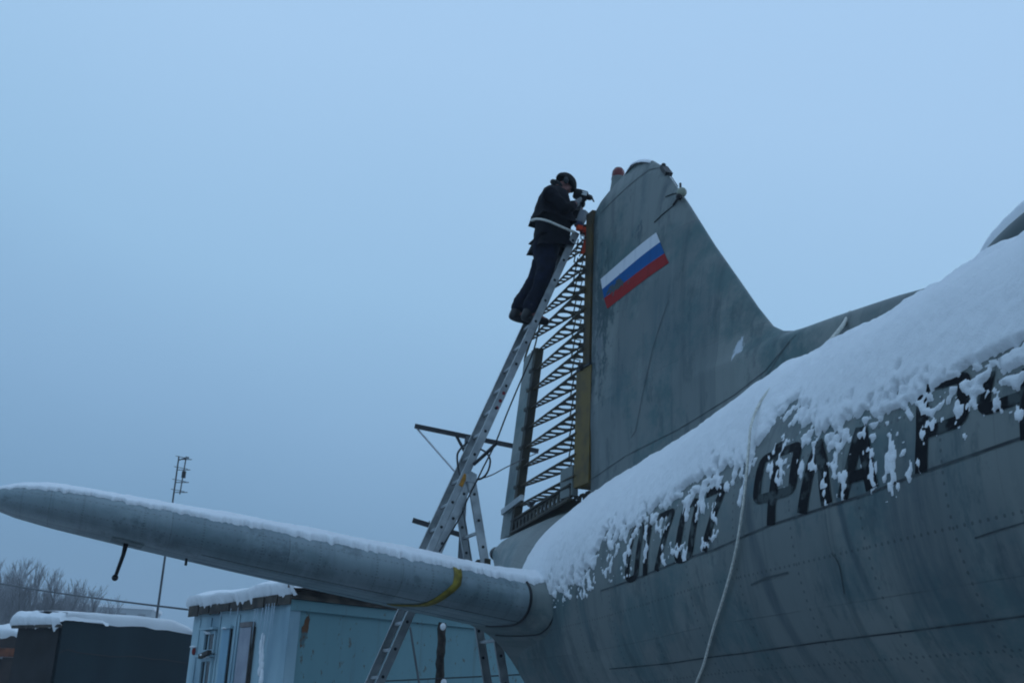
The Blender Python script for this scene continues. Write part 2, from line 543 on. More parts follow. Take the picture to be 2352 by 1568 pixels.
def surf_stroke(mb, tts, width, off=.004, n=None):
    "ribbon along (t,theta) points lying on the fuselage skin"
    pts = []
    for (a, b), (c, d) in zip(tts, tts[1:]):
        k = n or max(2, int((abs(c - a) + abs(d - b) * 1.3) / .06))
        for i in range(k):
            pts.append((a + (c - a) * i / k, b + (d - b) * i / k))
    pts.append(tts[-1])
    sc_ = 1.3
    L_, R2 = [], []
    for i, (t, th) in enumerate(pts):
        a = pts[max(0, i - 1)]; b = pts[min(len(pts) - 1, i + 1)]
        dx, dy = b[0] - a[0], (b[1] - a[1]) * sc_
        l = math.hypot(dx, dy) or 1
        nx, ny = -dy / l, dx / l
        L_.append(fus(t + nx * width / 2, th + ny * width / 2 / sc_, off))
        R2.append(fus(t - nx * width / 2, th - ny * width / 2 / sc_, off))
    mb.grid([L_, R2])
def px_stroke(mb, pxs, width, off=.004, rr=.05, flat=.62):
    q = [fus_hit(*p) for p in pxs]
    sc_ = 1.3
    P2 = [V((a, b * sc_, 0)) for a, b in q]
    out_ = [P2[0]]
    for a, b, c in zip(P2, P2[1:], P2[2:]):
        r1 = min(rr, (a - b).length * .45); r2 = min(rr, (c - b).length * .45)
        p0 = b + (a - b).normalized() * r1; p2 = b + (c - b).normalized() * r2
        for k in range(6):
            u = k / 5
            out_.append(p0 * (1 - u) ** 2 + b * 2 * u * (1 - u) + p2 * u * u)
    out_.append(P2[-1])
    # even spacing
    pts = []
    for a, b in zip(out_, out_[1:]):
        n = max(1, int((b - a).length / .03))
        for k in range(n): pts.append(a.lerp(b, k / n))
    pts.append(out_[-1])
    L_, R2 = [], []
    for i, p in enumerate(pts):
        d = (pts[min(len(pts) - 1, i + 1)] - pts[max(0, i - 1)])
        d = d.normalized() if d.length > 1e-6 else V((1, 0, 0))
        nx, ny = -d.y * width / 2, d.x * width / 2 * flat
        L_.append(fus(p.x + nx, (p.y + ny) / sc_, off)); R2.append(fus(p.x - nx, (p.y - ny) / sc_, off))
    mb.grid([L_, R2])
    return q
Z6 = lambda *ps: [(1286 + .4142 * x, 919 + .4142 * y) for x, y in ps]
Z7 = lambda *ps: [(1709 + .473 * x, 827 + .473 * y) for x, y in ps]
NUM = bpy.data.objects.new('aircraft_number', None); COL.objects.link(NUM); NUM.parent = fuselage
NAM = bpy.data.objects.new('name_lettering', None); COL.objects.link(NAM); NAM.parent = fuselage
def glyph(parent, kind, *strokes):
    q = MB()
    for i, (p, wd) in enumerate(strokes):
        px_stroke(q, p, wd, .0040 + .0012 * i)
    bm = bmesh.new()
    return q.build(kind, M_BLACK, parent)
glyph(NUM, 'digit', (Z6((440, 690), (415, 712), (372, 975), (388, 996), (424, 978), (464, 702), (440, 690)), .072))
glyph(NUM, 'digit', (Z6((513, 650), (474, 970)), .072))
glyph(NUM, 'digit', (Z6((545, 650), (632, 612), (537, 944)), .075))
glyph(NUM, 'digit', (Z6((740, 565), (700, 590), (650, 868), (665, 885), (722, 855), (772, 570), (740, 565)), .085))
glyph(NUM, 'digit', (Z6((815, 520), (915, 475), (800, 834)), .085))
glyph(NAM, 'letter', (Z7((165, 450), (92, 482), (60, 680), (236, 628), (268, 412), (165, 450)), .085), (Z7((176, 400), (155, 560), (132, 800)), .085))
glyph(NAM, 'letter', (Z7((370, 395), (330, 500), (283, 744)), .10), (Z7((358, 400), (385, 500), (404, 698)), .10))
glyph(NAM, 'letter', (Z7((570, 325), (530, 480), (478, 670)), .10), (Z7((570, 330), (598, 470), (624, 624)), .10), (Z7((512, 572), (604, 545)), .09))
glyph(NAM, 'letter', (Z7((880, 100), (868, 350), (862, 547)), .088), (Z7((866, 358), (1062, 290), (1078, 80), (880, 130)), .088))
glyph(NAM, 'letter', (Z7((1190, 60), (1162, 245), (1480, 130), (1500, 60)), .085), (Z7((1400, 30), (1393, 380)), .11))
def seam(pxs, wd, par=None):
    q = MB(); px_stroke(q, pxs, wd, .0028, flat=1.0); return q.build('skin_seam', M_SEAM, fuselage)
seam([(1380, 1356), (1436, 1337), (1640, 1262), (1770, 1205), (2000, 1131), (2110, 1087), (2352, 1003), (2470, 955)], .012)
seam([(1400, 1535), (1547, 1521), (1709, 1499), (1875, 1475), (2100, 1447), (2352, 1414), (2470, 1395)], .009)
seam(Z7((35, 1090), (110, 1055), (215, 1030)), .012)
seam(Z7((425, 935), (465, 985), (488, 1130)), .007)
seam([(2240, 1235), (2300, 1215), (2420, 1180)], .007)

# tail navigation light at the very end
tl = MB()
tl.ball(P_(-2.74, 0, 3.64), .085, 12, 8, (1.1, 1, 1))
tl.build('tail_light', M_GLASS, plane, smooth=True)

# fin
LEZ = [(3.4, 7.2), (4.05, 7.0), (4.2, 6.6), (4.4, 5.7), (4.48, 5.15), (4.535, 4.6), (4.57, 4.15), (4.61, 3.82), (4.67, 3.62), (4.76, 3.47), (4.99, 3.26), (5.31, 3.0), (5.82, 2.58), (6.44, 2.11), (6.96, 1.68), (7.1, 1.55), (7.21, 1.41), (7.28, 1.27), (7.33, 1.14), (7.36, 1.02)]
TEF = [(3.9, .37), (6.9, .245), (7.08, .26), (7.17, .36), (7.25, .62), (7.33, .90), (7.36, 1.0)]
def fin_te(z): return interp(z, TEF)
def fin_half(t, z):
    le = interp(z, LEZ)
    d = max(0, le - t)
    Th = interp(z, [(3.4, .19), (4.6, .17), (7.0, .125)])
    Th *= math.sqrt(max(0.0, min(1, (7.365 - z) / .30)))
    Lc = interp(z, [(4.3, 2.2), (4.65, 1.6), (5.0, 1.35), (7, .9)])
    x = min(1, d / Lc)
    return Th * math.sqrt(max(0, 1 - (1 - x) ** 2)) * (1 - .12 * max(0, (d - Lc)) / 3)
fn = MB()
zs = [3.4, 3.8, 4.05, 4.2, 4.3, 4.4, 4.45, 4.48, 4.51, 4.535, 4.555, 4.57, 4.59, 4.61, 4.64, 4.67, 4.71, 4.76, 4.85, 4.99] + [5.1 + .1 * i for i in range(19)] + [6.96, 7.03, 7.1, 7.13, 7.17, 7.21, 7.25, 7.28, 7.31, 7.33, 7.345, 7.355, 7.36]
rows, uvs = [], []
for z in zs:
    le, te = interp(z, LEZ), fin_te(z)
    r, uvr = [], []
    K = 26
    for sgn in (1, -1):
        for i in range(K + 1):
            x = (1 - math.cos(math.pi / 2 * (i / K)))      # 0 at LE
            if sgn == 1: x = (1 - math.cos(math.pi / 2 * (1 - i / K)))
            t = le - (le - te) * x
            r.append(P_(t, sgn * fin_half(t, z), z))
            uvr.append((t, z))
    rows.append(r); uvs.append(uvr)
fn.grid(rows, True, uvs)
fn.add(rows[-1], [tuple(range(len(rows[-1])))], uvs[-1])
fin = fn.build('fin', M_FIN, plane, smooth=True)
def fin_hit(x, y):
    s = .12
    for _ in range(8):
        t, _s, z = on_s(x, y, s)
        s = fin_half(t, z)
    return t, z
def fin_pt(t, z, off):
    return P_(t, fin_half(t, z) + off, z)
def fin_ribbon(mb, pxs, width, off=.003):
    q = [fin_hit(*p) for p in pxs]
    pts = []
    for (a, b), (c, d) in zip(q, q[1:]):
        k = max(2, int(math.hypot(c - a, d - b) / .08))
        for i in range(k):
            pts.append((a + (c - a) * i / k, b + (d - b) * i / k))
    pts.append(q[-1])
    l_, r_ = [], []
    for i, (t, z) in enumerate(pts):
        a = pts[max(0, i - 1)]; b = pts[min(len(pts) - 1, i + 1)]
        dx, dy = b[0] - a[0], b[1] - a[1]; ll = math.hypot(dx, dy) or 1
        nx, ny = -dy / ll * width / 2, dx / ll * width / 2
        l_.append(fin_pt(t + nx, z + ny, off)); r_.append(fin_pt(t - nx, z - ny, off))
    mb.grid([l_, r_])
for pxs, wd in (([(1380, 490), (1445, 427), (1492, 390), (1514, 386)], .010), ([(1352, 1105), (1440, 1045), (1560, 985), (1690, 905), (1760, 850), (1815, 785)], .008), ([(1536, 690), (1500, 800), (1490, 845), (1460, 990), (1450, 1005)], .008), ([(1352, 1150), (1440, 1095), (1480, 1060)], .008), ([(1725, 905), (1770, 850), (1812, 785), (1830, 768)], .006)):
    q = MB(); fin_ribbon(q, pxs, wd); q.build('skin_seam', M_SEAM, fin)
# peeling paint along the hinge edge
M_PEEL = mat('peeled_paint', (.045, .082, .088), .6, 0, .3, 12, col2=(.12, .15, .155), lo=.42, hi=.52, stretch=(1, 1, .5))
# the painted flag
def flag_mat(name, c, chip):
    m = bpy.data.materials.new(name); m.use_nodes = True
    h = NT(m); b = m.node_tree.nodes['Principled BSDF']
    uv = h.n('ShaderNodeUVMap', uv_map='UVMap').outputs[0]
    st = h.step(h.noise(h.mapv(uv, (9, .8, 1)), 1.0, 4), .55, .7)
    cc = h.mix(h.math('MULTIPLY', st, .5), (*c, 1), (c[0] * .55, c[1] * .6, c[2] * .65, 1))
    sp = h.n('ShaderNodeSeparateXYZ'); h.t.links.new(uv, sp.inputs[0])
    # chipped patch near the lower left corner
    dx = h.math('SUBTRACT', sp.outputs[0], .86); dz = h.math('SUBTRACT', sp.outputs[1], 5.98)
    dd = h.math('SQRT', h.math('ADD', h.math('MULTIPLY', h.math('POWER', dx, 2.0), .45), h.math('MULTIPLY', h.math('POWER', dz, 2.0), 2.2)))
    k = h.math('GREATER_THAN', h.math('SUBTRACT', h.noise(uv, 9, 6, .7), h.math('MULTIPLY', dd, chip)), .38)
    cc = h.mix(k, cc, (.055, .072, .075, 1))
    h.t.links.new(cc, b.inputs['Base Color'])
    b.inputs['Roughness'].default_value = .6
    b.inputs['Specular IOR Level'].default_value = .12
    return m
FL = [(1380, 641), (1384, 664), (1388, 685), (1407, 701)]
FR = [(1508, 534), (1517, 556), (1527, 582), (1537, 604)]
fl0 = [fin_hit(*p) for p in FL]; fr0 = [fin_hit(*p) for p in FR]
fl0[3] = (fl0[3][0] - .12, fl0[3][1]); print('flag', fl0, fr0)
for i, (nm, c) in enumerate((('white', (.60, .62, .66)), ('blue', (.001, .080, .26)), ('red', (.28, .013, .013)))):
    q = MB(); rows, uvs = [], []
    for j in range(5):
        a = j / 4
        L0 = V((*fl0[i], 0)).lerp(V((*fl0[i + 1], 0)), a); R0_ = V((*fr0[i], 0)).lerp(V((*fr0[i + 1], 0)), a)
        rr = [L0.lerp(R0_, k / 24) for k in range(25)]
        rows.append([fin_pt(p.x, p.y, .004) for p in rr]); uvs.append([(p.x, p.y) for p in rr])
    q.grid(rows, False, uvs)
    tag(q.build('flag_stripe', flag_mat('flag_' + nm, c, 1.25), fin), nm + ' stripe of the painted flag')
# light beacon on the fin top
bc = MB()
tb, _s, zb = on_s(1420, 424, 0)
prof = [(.10, -.16), (.085, -.05), (.075, .02), (.078, .03), (.078, .06)]
bc.grid([[P_(tb + r * math.cos(a * math.pi / 8), r * math.sin(a * math.pi / 8), zb + z + .02) for a in range(16)] for r, z in prof], True)
beacon = bc.build('beacon', M_FIN, fin, smooth=True)
bd = MB()
bd.grid([[P_(tb + r * math.cos(a * math.pi / 8), r * math.sin(a * math.pi / 8), zb + z + .02) for a in range(16)] for r, z in ((.07, .06), (.074, .10), (.068, .14), (.045, .175), (.002, .19))], True)
bd.build('beacon_glass', M_RED, beacon, smooth=True)
# aerial insulator and fittings on the leading edge
ib = MB()
ti, _s, zi = on_s(1567, 441, .05)
ib.ball(P_(ti - .01, .05, zi), .050, 14, 9)
ins = ib.build('aerial_insulator', M_CREAM, fin, smooth=True)
ic = MB()
ic.ball(P_(ti - .015, .075, zi - .05), .035, 10, 6)
ic.tube([P_(ti - .02, .06, zi + .1), P_(ti - .008, .06, zi - .03)], .012, 6)
ic.build('clamp', M_DARK, ins, smooth=True)
aw = MB()
q = [fin_hit(*p) for p in ((1562, 455), (1548, 472))]
aw.tube([P_(ti, .09, zi - .05), fin_pt(*q[0], .02), fin_pt(*q[1], .012)], .011, 6)
q2 = [fin_hit(*p) for p in ((1548, 472), (1520, 495), (1504, 511))]
aw.tube([fin_pt(*p, .006) for p in q2], .005, 5)
q3 = [fin_hit(*p) for p in ((1558, 444), (1545, 446), (1530, 452))]
aw.tube([fin_pt(*p, .006) for p in q3], .005, 5)
aw.build('aerial_lead', M_DARK, fin)
lp = MB()
a_ = on_s(1522, 386, 0); b_ = on_s(1534, 402, 0)
lp.bar(P_(a_[0] + .02, 0, a_[2]), P_(b_[0] + .02, 0, b_[2]), .020, .04, (1, 0, 0))
lp.ball(P_(a_[0] + .02, 0, a_[2] + .02), .026, 8, 6)
lp.tube([P_(b_[0] + .03, 0, b_[2]), P_(on_s(1557, 428, 0)[0], .0, on_s(1557, 428, 0)[2])], .005, 5)
lp.build('aerial_bracket', M_DARK, fin)

# astronavigator's fairing on the fuselage top
ad = MB()
rows = []
for i in range(25):
    u = i / 24
    t = 5.64 + 2.2 * u
    hw = .36 * math.sqrt(max(0, 1 - (1 - min(1, u / .45)) ** 2)) * (1 if u < .7 else math.sqrt(max(0, 1 - ((u - .7) / .3) ** 2)))
    hh = .43 * (hw / .36)
    zc = fz(t)[0] + fz(t)[1] - .02
    rows.append([P_(t, max(hw, .002) * math.cos(a * math.pi / 16), zc + max(hh, .002) * math.sin(a * math.pi / 16)) for a in range(17)])
uvs = [[(i * .1, j * .06) for j in range(17)] for i in range(25)]
ad.grid(rows, False, uvs)
ad.build('dome_fairing', mat('dull_green_paint', (.055, .085, .088), .5, 0, .2, 4, spec=.2, col2=(.035, .058, .062)), plane, smooth=True)
dome_rows = rows

# stabilizers -------------------------------------------------------
def st_le(s):
    if s < 4.5: return 1.64 - .14 * (s - 1.1)
    u = (s - 4.5) / 1.28
    return .24 + .924 * math.sqrt(max(0, 1 - u ** 2.3))
def st_te(s):
    if s < 4.6: return .04
    u = (s - 4.6) / 1.18
    return .04 + .16 * (1 - math.sqrt(max(0, 1 - u ** 2)))
def st_z(s): return 2.620 + .128 * (s - 1.1)
def st_half(s): return interp(s, [(.5, .205), (1.1, .200), (3.6, .184), (4.6, .160), (5.2, .138), (5.5, .112), (5.68, .07), (5.75, .035), (5.78, .012)])
def st_sec(x):
    "half thickness (1 = max) at chord fraction x from the leading edge"
    if x < .24: return math.sqrt(max(0, 1 - (1 - x / .24) ** 2))
    return 1 - .36 * ((x - .24) / .76) ** 1.6
def stab(sgn):
    q = MB(); rows, uvs = [], []
    ss = [.45 + .15 * i for i in range(28)] + [4.6, 4.75, 4.9, 5.05, 5.2, 5.32, 5.42, 5.5, 5.56, 5.62, 5.68, 5.72, 5.75, 5.77, 5.78]
    K = 18
    for s in ss:
        le, te = st_le(s), st_te(s)
        r, uvr = [], []
        for j in range(2 * K + 1):
            x = (1 - math.cos(math.pi / 2 * abs(j - K) / K))
            t = le - (le - te) * x
            zz = st_z(s) + (1 if j > K else -1) * st_half(s) * st_sec(x)
            r.append(P_(t, sgn * s, zz)); uvr.append((s, (j - K) / K * 1.2))
        rows.append(r); uvs.append(uvr)
    q.grid(rows, True, uvs)
    q.add(rows[-1], [tuple(range(2 * K + 1))], uvs[-1])
    return q.build('stabilizer', M_STAB, plane, smooth=True)
stab_r = stab(1)
stab_l = stab(-1)
def stab_pt(s, x, up, off=0.0):
    le, te = st_le(s), st_te(s)
    return P_(le - (le - te) * x + (off if x < .02 else 0), s, st_z(s) + up * (st_half(s) * st_sec(x) + off))
# root fillet: a flared collar from the stabilizer to the fuselage side, with its dark seal
fi = MB(); rows = []; uvs = []
K = 20
for i in range(9):
    u = i / 8
    s = 1.27 - .52 * u
    gro = .06 * u + .26 * u ** 2.2
    r, uvr = [], []
    for j in range(2 * K + 1):
        x = (1 - math.cos(math.pi / 2 * abs(j - K) / K))
        up = 1 if j > K else -1
        le, te = st_le(s), st_te(s)
        hz = up * (st_half(s) * st_sec(x) + .003 + gro * (1.0 if up < 0 else .5))
        if j == K: hz = 0
        r.append(P_(le + gro * 1.1 * (1 - x) + .003 - (le - te) * x, s, st_z(s) + hz)); uvr.append((s, (j - K) / K * 1.2))
    rows.append(r); uvs.append(uvr)
fi.grid(rows, False, uvs)
fi.build('root_fillet', M_FIN, stab_r, smooth=True)
se = MB()
se.tube([p + V((0, 0, 0)) for p in rows[0][4:-6]], .012, 6)
se.tube([p + V((0, -.01, 0)) for p in rows[3][2:-6]], .006, 6)
se.build('rubber_seal', M_DARK, stab_r, smooth=True)
# spanwise skin joints under the leading edge
sj = MB()
for x, up in ((.16, -1), (.62, -1)):
    sj.tube([stab_pt(1.2 + .2 * i, x, up, .0005) for i in range(15)], .0028, 4)
sj.build('skin_seam', M_SEAM, stab_r)
# rod hanging below the tip, on a scuffed plate
ro = MB()
s_r = on_t(297, 1225, .9)[1]
pb = stab_pt(s_r, .45, -1, 0)
ro.tube([pb + V((0, 0, .02)), pb + V((0, -.012, -.1)), pb + V((0, -.048, -.28))], [.022, .017, .015], 8)
ro.ball(pb + V((0, -.050, -.29)), .028, 10, 6)
rod = ro.build('static_rod', M_DARK, stab_r, smooth=True)
rp_ = MB()
rp_.grid([[stab_pt(s_r - .13 + .26 * i / 8, .22 + .40 * j / 8, -1, .004) for j in range(9)] for i in range(9)])
rp_.build('rod_plate', M_PEEL, rod, smooth=True)
pn = MB()
s_p = on_t(430, 1276, .6)[1]
pp = stab_pt(s_p, .55, -1, 0)
pn.tube([pp, pp + V((0, .0, -.06))], .012, 6)
pn.build('drain_pin', M_DARK, stab_r)

# rudder ------------------------------------------------------------
rudder = bpy.data.objects.new('rudder', None)
COL.objects.link(rudder); rudder.parent = plane
TEZ = [(3.8, -2.60), (6.03, -2.03), (6.2, -1.86), (6.45, -1.50), (6.7, -1.12), (6.9, -.85), (7.2, -.40), (7.3, -.2)]
def rud_half(x): return .178 * (1 - x) ** .85 + .010
def rib(z, t0, t1, thick=.005):
    "horizontal rib: tapered plate with lightening holes and edge flanges"
    Lr = t0 - t1
    cu = bpy.data.curves.new('rib', 'CURVE'); cu.dimensions = '2D'; cu.fill_mode = 'BOTH'; cu.extrude = thick
    def spl(pts):
        s_ = cu.splines.new('POLY'); s_.points.add(len(pts) - 1); s_.use_cyclic_u = True
        for p, q in zip(s_.points, pts): p.co = (q[0], q[1], 0, 1)
    n = 16
    kc = Lr / 2.2
    hw = lambda x: .010 + (rud_half(1 - kc * (1 - x)) - .010 if kc < 1 else rud_half(x) - .010)
    top = [(t0 - Lr * i / n, hw(i / n)) for i in range(n + 1)]
    spl(top + [(a, -b) for a, b in reversed(top)])
    x = .05
    while x < .93:
        hh = hw(x + .03) * .81
        l = min(.085, max(.035, hh * .95)) / Lr * 1.25
        if x + 2 * l > .96: break
        cx = x + l
        spl([(t0 - Lr * (cx + l * .80 * math.cos(k * math.pi / 6)), hh * math.sin(k * math.pi / 6)) for k in range(12)])
        x += 2 * l + .012
    tmp = bpy.data.objects.new('tmp_rib', cu)
    COL.objects.link(tmp)
    dg = bpy.context.evaluated_depsgraph_get()
    me = bpy.data.meshes.new_from_object(tmp.evaluated_get(dg))
    bpy.data.objects.remove(tmp); bpy.data.curves.remove(cu)
    q = MB()
    q.add([v.co + V((0, 0, z)) for v in me.vertices], [tuple(p.vertices) for p in me.polygons])
    bpy.data.meshes.remove(me)
    for sg in (1, -1):
        q.tube([V((a, sg * b, z)) for a, b in top], .0105, 6)
    return q.build('rib', M_RIB, rudder)
zr = 4.13
zlist = []
while zr < 7.12:
    zlist.append(zr); zr += .232
for z in zlist:
    te = interp(z, TEZ)
    rib(z, .0 if z < 5.3 else .10, te + (.50 if z < 6.0 else .02))
# spar: wide ochre nose below, narrow brown above
sp = MB()
def spar_seg(z0, z1, ta, tb_, hw):
    n = 8
    rows_ = []
    for z in (z0, z1):
        r = [P_(tb_, hw, z), P_(tb_, -hw, z)]
        r += [P_(ta + (tb_ - ta) * .0 + .05 * math.cos(a), -hw * math.cos(a) , z) for a in []]
        r += [P_(ta, -hw * .97, z), P_(ta, hw * .97, z)]
        rows_.append(r)
    sp.grid(rows_, True)
    sp.add(rows_[0], [(0, 1, 2, 3)]); sp.add(rows_[1], [(0, 1, 2, 3)])
spar_seg(4.0, 5.27, .325, -.04, .163)
sp.build('nose_panel', M_OCHRE, rudder)
sp = MB()
spar_seg(5.31, 7.12, .225, .07, .142)
sp.build('spar', mat('ochre_brown', (.075, .048, .012), .7, 0, .3, 3.0, col2=(.022, .019, .013), lo=.4, hi=.6), rudder)
sp = MB()
sp.box(P_(.14, 0, 5.29), (.17, 0, 0), (0, .172, 0), (0, 0, .015))
sp.ball(P_(.1, .16, 5.30), .04, 8, 6)
sp.build('hinge', M_DARK, rudder)
# zig-zag bracing between the ribs, near the spar
br = MB()
for za, zb2 in zip(zlist, zlist[1:]):
    for sg in (1, -1):
        br.tube([P_(-.30, sg * .115, za), P_(-.16, sg * .13, zb2)], .008, 5)
        br.tube([P_(-.12, sg * .13, za), P_(.0, sg * .14, za + .12), P_(-.30, sg * .115, zb2)], .007, 5)
br.build('bracing', M_RIB, rudder)
# trailing edge of the upper part and the trim tab below
te_ = MB()
te_.tube([P_(interp(z, TEZ) + .01, 0, z) for z in (5.98, 6.03, 6.2, 6.45, 6.7, 6.9, 7.1)], .014, 6)
te_.build('trailing_edge', M_RIB, rudder)
tb2 = MB()
rows = []
for z in (3.80, 4.2, 4.8, 5.4, 6.02):
    te = interp(z, TEZ)
    rows.append([P_(te, .004, z), P_(te + .22, .022, z), P_(te + .40, .036, z), P_(te + .42, 0, z), P_(te + .40, -.036, z), P_(te + .22, -.022, z), P_(te, -.004, z)])
uvs = [[(j * .1, r[0].z) for j in range(7)] for r in rows]
tb2.grid(rows, True, uvs)
tb2.add(rows[0], [tuple(range(7))], uvs[0]); tb2.add(rows[-1], [tuple(range(7))], uvs[-1])
tab = tb2.build('trim_tab', M_FIN, rudder)
ts = MB()
ts.bar(P_(interp(3.8, TEZ) + .475, 0, 3.82), P_(interp(6.02, TEZ) + .475, 0, 6.02), .04, .05, (1, 0, 0))
for z in zlist:
    if z < 6: ts.box(P_(interp(z, TEZ) + .44, .03, z), (.06, 0, 0), (0, .03, 0), (0, 0, .02))
ts.build('rear_spar', M_BROWN, rudder)
tl2 = MB()
te = interp(4.16, TEZ)
tl2.bar(P_(te + .12, .07, 4.10), P_(te + .75, .06, 4.19), .035, .02, (0, 0, 1))
tl2.build('tab_arm', M_ALU, rudder)
# bottom closing rib: vertical web with holes along the tail cone
def web(pts_top, pts_bot, s0, s1, nh):
    "plate between two lines with nh oval holes"
    q = MB()
    n = nh
    for i in range(n):
        def cn(u, v_):
            uu = (i + u) / n
            a = V(pts_top[0]).lerp(V(pts_top[1]), uu); b = V(pts_bot[0]).lerp(V(pts_bot[1]), uu)
            p = b.lerp(a, v_)
            return P_(p.x, s0 + (s1 - s0) * uu, p.y)
        M_ = 12
        outer, inner = [], []
        for k in range(M_):
            a = 2 * math.pi * k / M_
            cx, cy = math.cos(a), math.sin(a)
            m_ = max(abs(cx), abs(cy))
            outer.append(cn(.5 + .5 * cx / m_, .5 + .5 * cy / m_)); inner.append(cn(.5 + .26 * cx, .5 + .33 * cy))
        q.grid([outer, inner], True)
    return q
for s0, s1 in ((.035, .16), (-.035, -.16)):
    q = web([(-2.12, 3.95, 0), (-.12, 4.06, 0)], [(-2.12, 3.80, 0), (-.12, 3.90, 0)], s0, s1, 15)
    ob = q.build('closing_rib', M_BROWN, rudder)
    ob.modifiers.new('thick', 'SOLIDIFY').thickness = .02
cb = MB()
cb.grid([[P_(-2.12, .04, 3.81), P_(-.12, .165, 3.89)], [P_(-2.12, -.04, 3.81), P_(-.12, -.165, 3.89)]])
cb.tube([P_(-2.14, .04, 3.96), P_(-.12, .165, 4.055)], .018, 6)
cb.tube([P_(-2.14, .045, 3.81), P_(-.12, .17, 3.89)], .02, 6)
cb.build('closing_rib_flange', M_BROWN, rudder)
gu = MB()
gu.box(P_(-.25, .12, 4.10), (.16, 0, 0), (0, .035, 0), (0, 0, .16))
gu.build('hinge_gusset', M_FIN, rudder)
scp = MB()
c0 = on_s(1222, 1163, .05)
scp.grid([[P_(c0[0] - .12, .05, c0[2] + .02), P_(c0[0] - .02, .05, c0[2] - .02), P_(c0[0] + .1, .06, c0[2] + .02)], [P_(c0[0] - .16, .05, c0[2] + .03), P_(c0[0] + .0, .09, c0[2] + .06), P_(c0[0] + .13, .05, c0[2] + .04)]])
scp.tube([P_(c0[0], .06, c0[2] + .02), P_(c0[0] + .05, .05, c0[2] - .16)], .02, 5)
scp.build('torn_scrap', M_DARK, rudder)

# ------------------------------------------------------------------ snow on the aircraft
# lower ragged edge of the snow on the fuselage, measured along the skin
EDGE = [(1352, 1345), (1372, 1290), (1388, 1240), (1440, 1225), (1500, 1190), (1560, 1175), (1620, 1140), (1660, 1105), (1709, 1080), (1735, 1055), (1765, 990), (1808, 945), (1850, 985), (1875, 1030), (1917, 1025), (1974, 990), (2031, 1000), (2102, 945), (2154, 930), (2187, 930), (2220, 935), (2258, 905), (2291, 915), (2352, 895), (2430, 870), (2520, 840)]
print('miss', [p for p in EDGE + [(1232, 1303), (1290, 1228), (1338, 1168)] if not fus_hit(*p)])
eq = sorted([h for h in map(lambda p: fus_hit(*p), EDGE) if h])
eq = eq + [(9.5, eq[-1][1]), (18, eq[-1][1])]
UPB = sorted([h for h in map(lambda p: fus_hit(*p), ((1232, 1303), (1290, 1228), (1338, 1168))) if h] + [(.15, 1.5)])
print('edge', [(round(a, 2), round(b, 2)) for a, b in eq], 'up', UPB)
def tri_gap(t, th):
    return 0
sn = MB()
def patch_list(pl_):
    r_ = []
    for x, y, rx, ry in pl_:
        a = fus_hit(x, y); b = fus_hit(x + rx, y); c_ = fus_hit(x, y + ry)
        if a and b and c_: r_.append((a[0], a[1], max(.02, abs(b[0] - a[0])), max(.015, abs(c_[1] - a[1]))))
    return r_
CLING = patch_list([(1785, 1065, 18, 60), (1840, 1075, 7, 25), (1893, 1110, 9, 45), (1925, 1105, 18, 28), (1922, 1060, 10, 30), (2004, 1085, 10, 40), (2042, 1065, 18, 55), (2075, 1030, 9, 25), (2084, 1078, 10, 20), (2112, 1055, 8, 20), (1440, 1268, 9, 35), (1438, 1312, 8, 20), (1512, 1208, 18, 20), (1560, 1268, 18, 25), (1617, 1245, 7, 22), (1405, 1262, 8, 45), (1392, 1310, 5, 20), (1700, 1142, 5, 16), (2040, 1165, 5, 22), (2166, 968, 6, 14), (2340, 945, 14, 22), (1485, 1258, 5, 30), (1525, 1290, 4, 30), (1640, 1190, 8, 40), (2130, 975, 18, 40), (2210, 950, 18, 35), (1985, 1040, 8, 25), (1870, 1060, 8, 30)])
BARE = patch_list([(2300, 815, 75, 9), (2235, 862, 40, 10), (2330, 855, 45, 8), (2180, 885, 32, 10), (2280, 880, 30, 8), (2060, 950, 18, 12), (1965, 985, 20, 10), (1600, 1110, 30, 8), (1660, 1085, 25, 7), (1560, 1150, 25, 8), (1800, 985, 18, 45), (1825, 1020, 22, 25), (2010, 965, 14, 9), (2115, 915, 14, 9)])
DT, DA = .0105, .0092
t0, t1 = -.1, 8.3
nT = int((t1 - t0) / DT); th0, th1 = -.10, 1.9
nA = int((th1 - th0) / DA)
vs, ids = [], {}
fcs = []
H = [[-1] * (nA + 1) for _ in range(nT + 1)]
